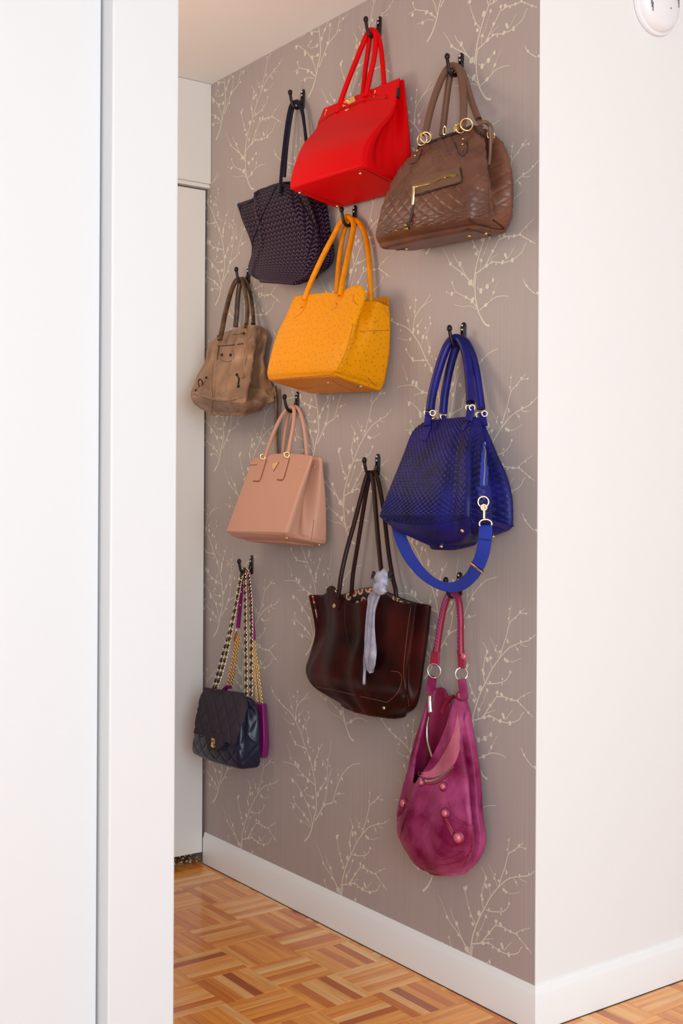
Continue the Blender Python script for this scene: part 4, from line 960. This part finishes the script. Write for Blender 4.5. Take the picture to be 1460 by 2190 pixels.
Bm = body('body', 9, [((332,800),(548,860),(612,860),.040),((285,960),(545,1000),(660,1000),.052),((222,1160),(560,1200),(698,1200),.062),((165,1420),(600,1450),(722,1480),.072),((108,1660),(632,1700),(742,1700),.080),
   ((128,1860),(640,1890),(755,1870),.080),((215,1995),(600,2030),(722,1985),.066),((330,2075),(540,2090),(640,2060),.048)], M['mag'], t10, n1=80, n2=30, nrow=90, Rc=.018, Rb=.006, top='open', inner=.5, thick=.006,
   tstart=ts_mag, deform=d_mag, relief=r_mag, inner_mat=M['magd'])
hpatch(Bm, 'turned_lip', [(547,960),(512,1140),(430,1300),(350,1385),(262,1385)], [(560,1230),(522,1330),(440,1408),(352,1432),(268,1412)], .0035, M['magl2'], nu=8, nv=24)
hline(Bm, 'mouth_zip', [(250,1400),(290,1445),(345,1455),(400,1440),(460,1400),(515,1345)], .006, .002, M['zips'], square=True)
hline(Bm, 'lip_seam', [(232,1330),(270,1390),(330,1420),(400,1395),(470,1300),(510,1200)], .003, .0014, M['magd'])
hline(Bm, 'zip_edge', [(238,1415),(285,1462),(350,1474),(420,1456),(520,1375)], .003, .0014, M['magd'])
handle('inner_zip', 9, [(345,1000,.034),(330,1080,.036),(335,1180,.040),(372,1300,.048)], .0032, M['zips'], t10, flat=.002)
handle('zip_slider', 9, [(352,860,.052),(350,900,.052),(355,975,.052)], .0060, M['silver'], t10, flat=.004)
for k_, a in enumerate(([(120,1640),(190,1590),(230,1600)], [(395,1960),(480,1985),(640,1900)], [(220,1950),(320,2010),(420,2030),(560,2000),(640,1930)], [(480,1600),(530,1700),(600,1740),(640,1760)], [(640,1740),(640,1900),(585,2030)], [(150,1780),(180,1710),(240,1660)])):
    hline(Bm, 'seam', a, .0028, .0012, M['magd'])
hpatch(Bm, 'corner_patch', [(478,1715),(445,1790),(422,1935)], [(632,1770),(638,1850),(632,1925)], .0022, M['mag'], nu=12, nv=12)
hpatch(Bm, 'corner_patch', [(130,1700),(122,1780),(140,1850)], [(225,1650),(185,1710),(158,1790)], .0022, M['mag'], nu=8, nv=8)
hline(Bm, 'patch_seam', [(425,1925),(520,1935),(630,1915)], .0022, .0022, M['magd'])
hline(Bm, 'stud_strap', [(455,1700),(490,1790),(520,1850)], .011, .004, M['magd']); hline(Bm, 'stud_strap', [(115,1700),(150,1660),(185,1615)], .012, .004, M['magd'])
hline(Bm, 'stud_strap', [(470,1720),(500,1770),(515,1800)], .006, .007, M['magr'])
for X, Y, r in ((180,1605,.0098),(98,1680,.007),(460,1672,.0085),(548,1838,.0110),(447,1490,.0075),(298,1465,.0065),(598,848,.0080)):
    stud(Bm, 'stud_pad', X, Y, r*1.5, M['magd'], .3); stud(Bm, 'round_stud', X, Y, r, M['pearl'], .85, lift=.001)
# strap: rings, connecting tabs, wrapped handle with whip stitching
zring(9, 380, 692, .045, .0165, .0018, M['silver'], t10, 'strap_ring', (-.9, -.45, 0)); zring(9, 568, 712, .030, .0145, .0018, M['silver'], t10, 'strap_ring', (-.4, -.9, 0))
def tab(k, pts, w, m=M['mag'], th=.0025):
    p = zpath(k, [q[:3] for q in pts], 5); wd = [q[0] for q in cr([(float(x[3]),) for x in pts], 5)]
    v, f = sweep(p, wd, th, normals=[Vector((-.9, -.45, 0))]*len(p), seg=12, square=True); return obj(w, v, f, m, t10)
tab(9, [(370,728,.045,.010),(360,790,.045,.011),(345,850,.046,.0085)], 'ring_tab'); tab(9, [(570,748,.034,.009),(580,820,.036,.010),(590,890,.038,.009)], 'ring_tab')
tab(9, [(392,530,.040,.006),(388,590,.042,.011),(383,655,.044,.0105)], 'ring_tab', M['magr']); tab(9, [(562,540,.028,.008),(570,610,.029,.009),(572,675,.030,.0085)], 'ring_tab', M['magr'])
hp = zpath(9, [(398,560,.041),(412,450,.038),(432,330,.034),(458,220,.030),(485,170,.026),(520,160,.024),(550,210,.024),(562,330,.026),(562,450,.027),(565,580,.029)], 10)
v, f = sweep(hp, .0078, seg=14); obj('handle', v, f, M['magr'], t10)
b = MB()
for i in range(2, len(hp)-4, 2):
    q = hp[i]; tg = (hp[i+1]-hp[i-1]).normalized(); sd = tg.cross(Vector((-1, 0, 0))).normalized(); o_ = Vector((-.0062, 0, 0))
    v, f = sweep([q+o_+sd*.0055-tg*.004, q+o_*1.25+sd*.002, q+o_-sd*.0015+tg*.004], .0013, seg=6); b.add(v, f)
b.out('whip_stitch', M['magl'], t10)
v, f = sphere(ZP(9, 585, 592, .028), .0088, Vector((-1, -.4, 0)), .85); obj('round_stud', v, f, M['pearl'], t10)
handle('side_loop', 9, [(525,868,.028),(490,880,.024),(455,930,.022),(435,975,.022)], .0058, M['magr'], t10, flat=.0022)

# ================================================================== FUCHSIA CHAIN BAG (behind) and NAVY FLAP BAG
t11 = thing('fuchsia_chain_bag', 'small fuchsia leather chain bag tucked between the navy flap bag and the wall', 'handbag', ZP(7, 700, 1880, .025), 'handbags hung on the papered wall')
Bf = body('body', 7, [((300,1330),(752,1400),(790,1395),.034,.007),((290,1500),(760,1560),(802,1560),.040,.007),((290,1700),(762,1740),(812,1750),.042,.007),((300,1780),(748,1850),(800,1845),.040,.007)], M['fux'], t11, Rc=.006, Rb=.006, nrow=20, n1=20, n2=8)
def chainp(name, pts, par, k=7, pitch=.0085, link=.0058, wire=.0011, leather=None, off=0.):
    p = zpath(k, pts, 16); d = [0.]
    for i in range(1, len(p)): d.append(d[-1]+(p[i]-p[i-1]).length)
    b = MB(); n = int(d[-1]/pitch); j = 0; lm = MB()
    for q in range(n):
        t_ = q*pitch+pitch/2
        while d[j+1] < t_: j += 1
        u = (t_-d[j])/(d[j+1]-d[j]); c = p[j].lerp(p[j+1], u); tg = (p[j+1]-p[j]).normalized()
        sd = Vector((-.85, -.5, 0)) if q % 2 == 0 else Vector((.35, -.9, 0)) 
        if leather: sd = Vector((-.85, -.5, 0))
        nrm = (sd-tg*sd.dot(tg)).normalized()
        if leather: nrm = (nrm+tg*.25).normalized()
        v, f = torus(c, nrm, link*.62, wire, 10, 5, 1.55, up=(tg-nrm*tg.dot(nrm)).normalized()); b.add(v, f)
        if leather and q % 2 == 0:
            v, f = sphere(c+Vector((-.0012, 0, 0)), pitch*.78, tg, 1., 8)
            v = [c+(x-c)-(nrm*(x-c).dot(nrm))*.4-(tg.cross(nrm)*(x-c).dot(tg.cross(nrm)))*.45 for x in v]; lm.add(v, f)
    o = b.out(name, M['pgold'] if leather else M['gold'], par, kind='stuff')
    if leather: lm.out('woven_lace', leather, o, kind='stuff')
    return o
chainp('chain_strap', [(440,1235,.030),(470,1080,.029),(500,920,.028),(535,760,.027)], t11, pitch=.0055, link=.0055, wire=.0013)
chainp('chain_strap', [(470,1240,.026),(500,1080,.025),(525,920,.024),(545,770,.023)], t11, pitch=.0055, link=.005, wire=.0013)
chainp('chain_strap', [(742,1385,.020),(725,1240,.020),(700,1050,.020),(680,900,.020),(672,825,.020)], t11, pitch=.0055, link=.0055, wire=.0014)
chainp('chain_strap', [(700,1370,.028),(690,1240,.026),(672,1050,.024),(660,900,.022),(655,825,.020)], t11, pitch=.0055, link=.0045, wire=.0012)
def rib(name, k, pts, wd, th, m, par, nrm=(-.9, -.4, 0)):
    p = zpath(k, pts, 8); v, f = sweep(p, wd, th, normals=[Vector(nrm)]*len(p), seg=10, square=True); return obj(name, v, f, m, par)
pad = rib('shoulder_pad', 7, [(532,714,.028),(545,560,.028),(558,420,.027),(572,300,.026),(585,230,.024),(600,205,.022),(620,230,.021),(632,330,.020),(648,520,.019),(662,700,.019),(672,820,.019)], .0068, .0022, M['fux'], t11)
for X, Y in ((553,512),(560,396)): v, f = sphere(ZP(7, X, Y, .0305), .0028, Vector((-1, 0, 0)), .8); obj('rivet', v, f, M['pgold'], pad)
rib('tan_loop', 7, [(498,830,.030),(508,790,.030),(520,760,.030)], .0035, .0015, M['tan'], t11)
v, f = sphere(ZP(7, 518, 735, .029), .006, Vector((-1, 0, 0)), .6); obj('pad_clip', v, f, M['pgold'], t11)
handle('end_tab', 7, [(410,1262,.034),(440,1235,.033),(465,1240,.032)], .0075, M['fux'], t11, flat=.004)

t12 = thing('navy_flap_bag', 'navy diamond-quilted flap bag with gold interlocked emblem and laced chain straps, lowest at left', 'handbag', base(7, 420, 1960, .07), 'handbags hung on the papered wall')
def d_nav(p, u, q, s_, t_, ins):
    if s_ == 0: p.x -= .014*math.sin(math.pi*u)*sm(t_*1.8)
    if s_ == 1: p.y += .024*math.exp(-((q-.42)/.24)**2)*(1-sm(t_*1.5-.2)); p.y += .006*math.exp(-((q-.1)/.08)**2)*(1-t_)
    return p
qn = quilt(.050, .82, .0028)
def qnf(s_, v, side, p, q, t_): return qn(s_*1.0, v*1.0, side, p, q, t_) if t_ < .97 else 0
Bn = body('body', 7, [((222,1262),(598,1318),(690,1368),None,.048),((185,1380),(590,1440),(730,1455),None,.048),((150,1600),(560,1680),(745,1650),None,.048),((122,1730),(548,1840),(748,1800),None,.048),((120,1795),(555,1935),(738,1915),None,.048)],
   M['navyl'], t12, n1=80, n2=36, nrow=80, Rc=.012, Rb=.012, deform=d_nav, relief=qnf)
# the flap covers the upper front; own quilting as relief
def flap():
    Lp = [(232,1256),(200,1340),(170,1480),(150,1640)]; Rp = [(612,1312),(598,1420),(570,1560),(512,1745)]
    Bn.bvh = Bn.smooth; o = hpatch(Bn, 'flap', Lp, Rp, .0070, M['navy'], nu=60, nv=60, inset=.001)
    return o
fp = flap()
me = fp.data; W_ = 61
for i in range(61):
    for j in range(61):
        v = me.vertices[i*W_+j]; u = j/60; t_ = i/60
        h = -qn(u*.225, t_*.13, 0, 0, 0, 0)*1.7; v.co.x += h; v.co.y += h*.4
        
me.update()
fe = hline(Bn, 'body_quilted_front', [(150,1660),(300,1700),(480,1760),(545,1800)], .002, .001, M['navy'])
# tongue with emblem
tl = hpatch(Bn, 'clasp_tongue', [(312,1640),(296,1690),(292,1735),(322,1785)], [(420,1660),(420,1700),(412,1755),(372,1800)], .0125, M['navy'], nu=8, nv=10, bulge=.002)
l, nm = hit(Bn, 352, 1728); nm = (nm+Vector((-1, 0, 0))).normalized(); l = l+nm*.0150
uu = Vector((0, -1, 0)); uu = (uu-nm*uu.dot(nm)).normalized(); vv_ = nm.cross(uu); vv_ = vv_ if vv_.z > 0 else -vv_
for sgn in (1, -1):
    pts = []
    for i in range(15):
        an = math.radians(45)+math.radians(270)*i/14; pts.append(l+uu*(sgn*(math.cos(an)*.0090+.0045))+vv_*math.sin(an)*.0112+nm*(.0008*sgn))
    v, f = sweep(pts, .0021, .0016, seg=8); obj('emblem', v, f, M['gold'], tl)
for pts in ([(335,1250,.105),(385,1110,.095),(440,900,.080),(490,640,.060),(535,400,.044),(565,225,.033)], [(605,1312,.090),(606,1100,.080),(602,850,.068),(598,600,.054),(596,400,.043),(590,205,.031)],
            [(648,1310,.078),(650,1100,.070),(652,850,.060),(650,600,.049),(642,400,.040),(622,215,.030)]):
    chainp('laced_chain', pts, t12, pitch=.0105, link=.0085, wire=.0012, leather=M['black'])
chainp('laced_chain', [(318,1250,.095),(365,1080,.086),(405,930,.076),(450,780,.064),(500,560,.050),(540,380,.039),(568,230,.030)], t12, pitch=.0105, link=.0065, wire=.0012, leather=M['black'])
chainp('hook_chain', [(565,225,.033),(580,192,.031),(600,195,.030),(622,215,.030)], t12, pitch=.0095, link=.0075, wire=.0014, leather=M['black'])
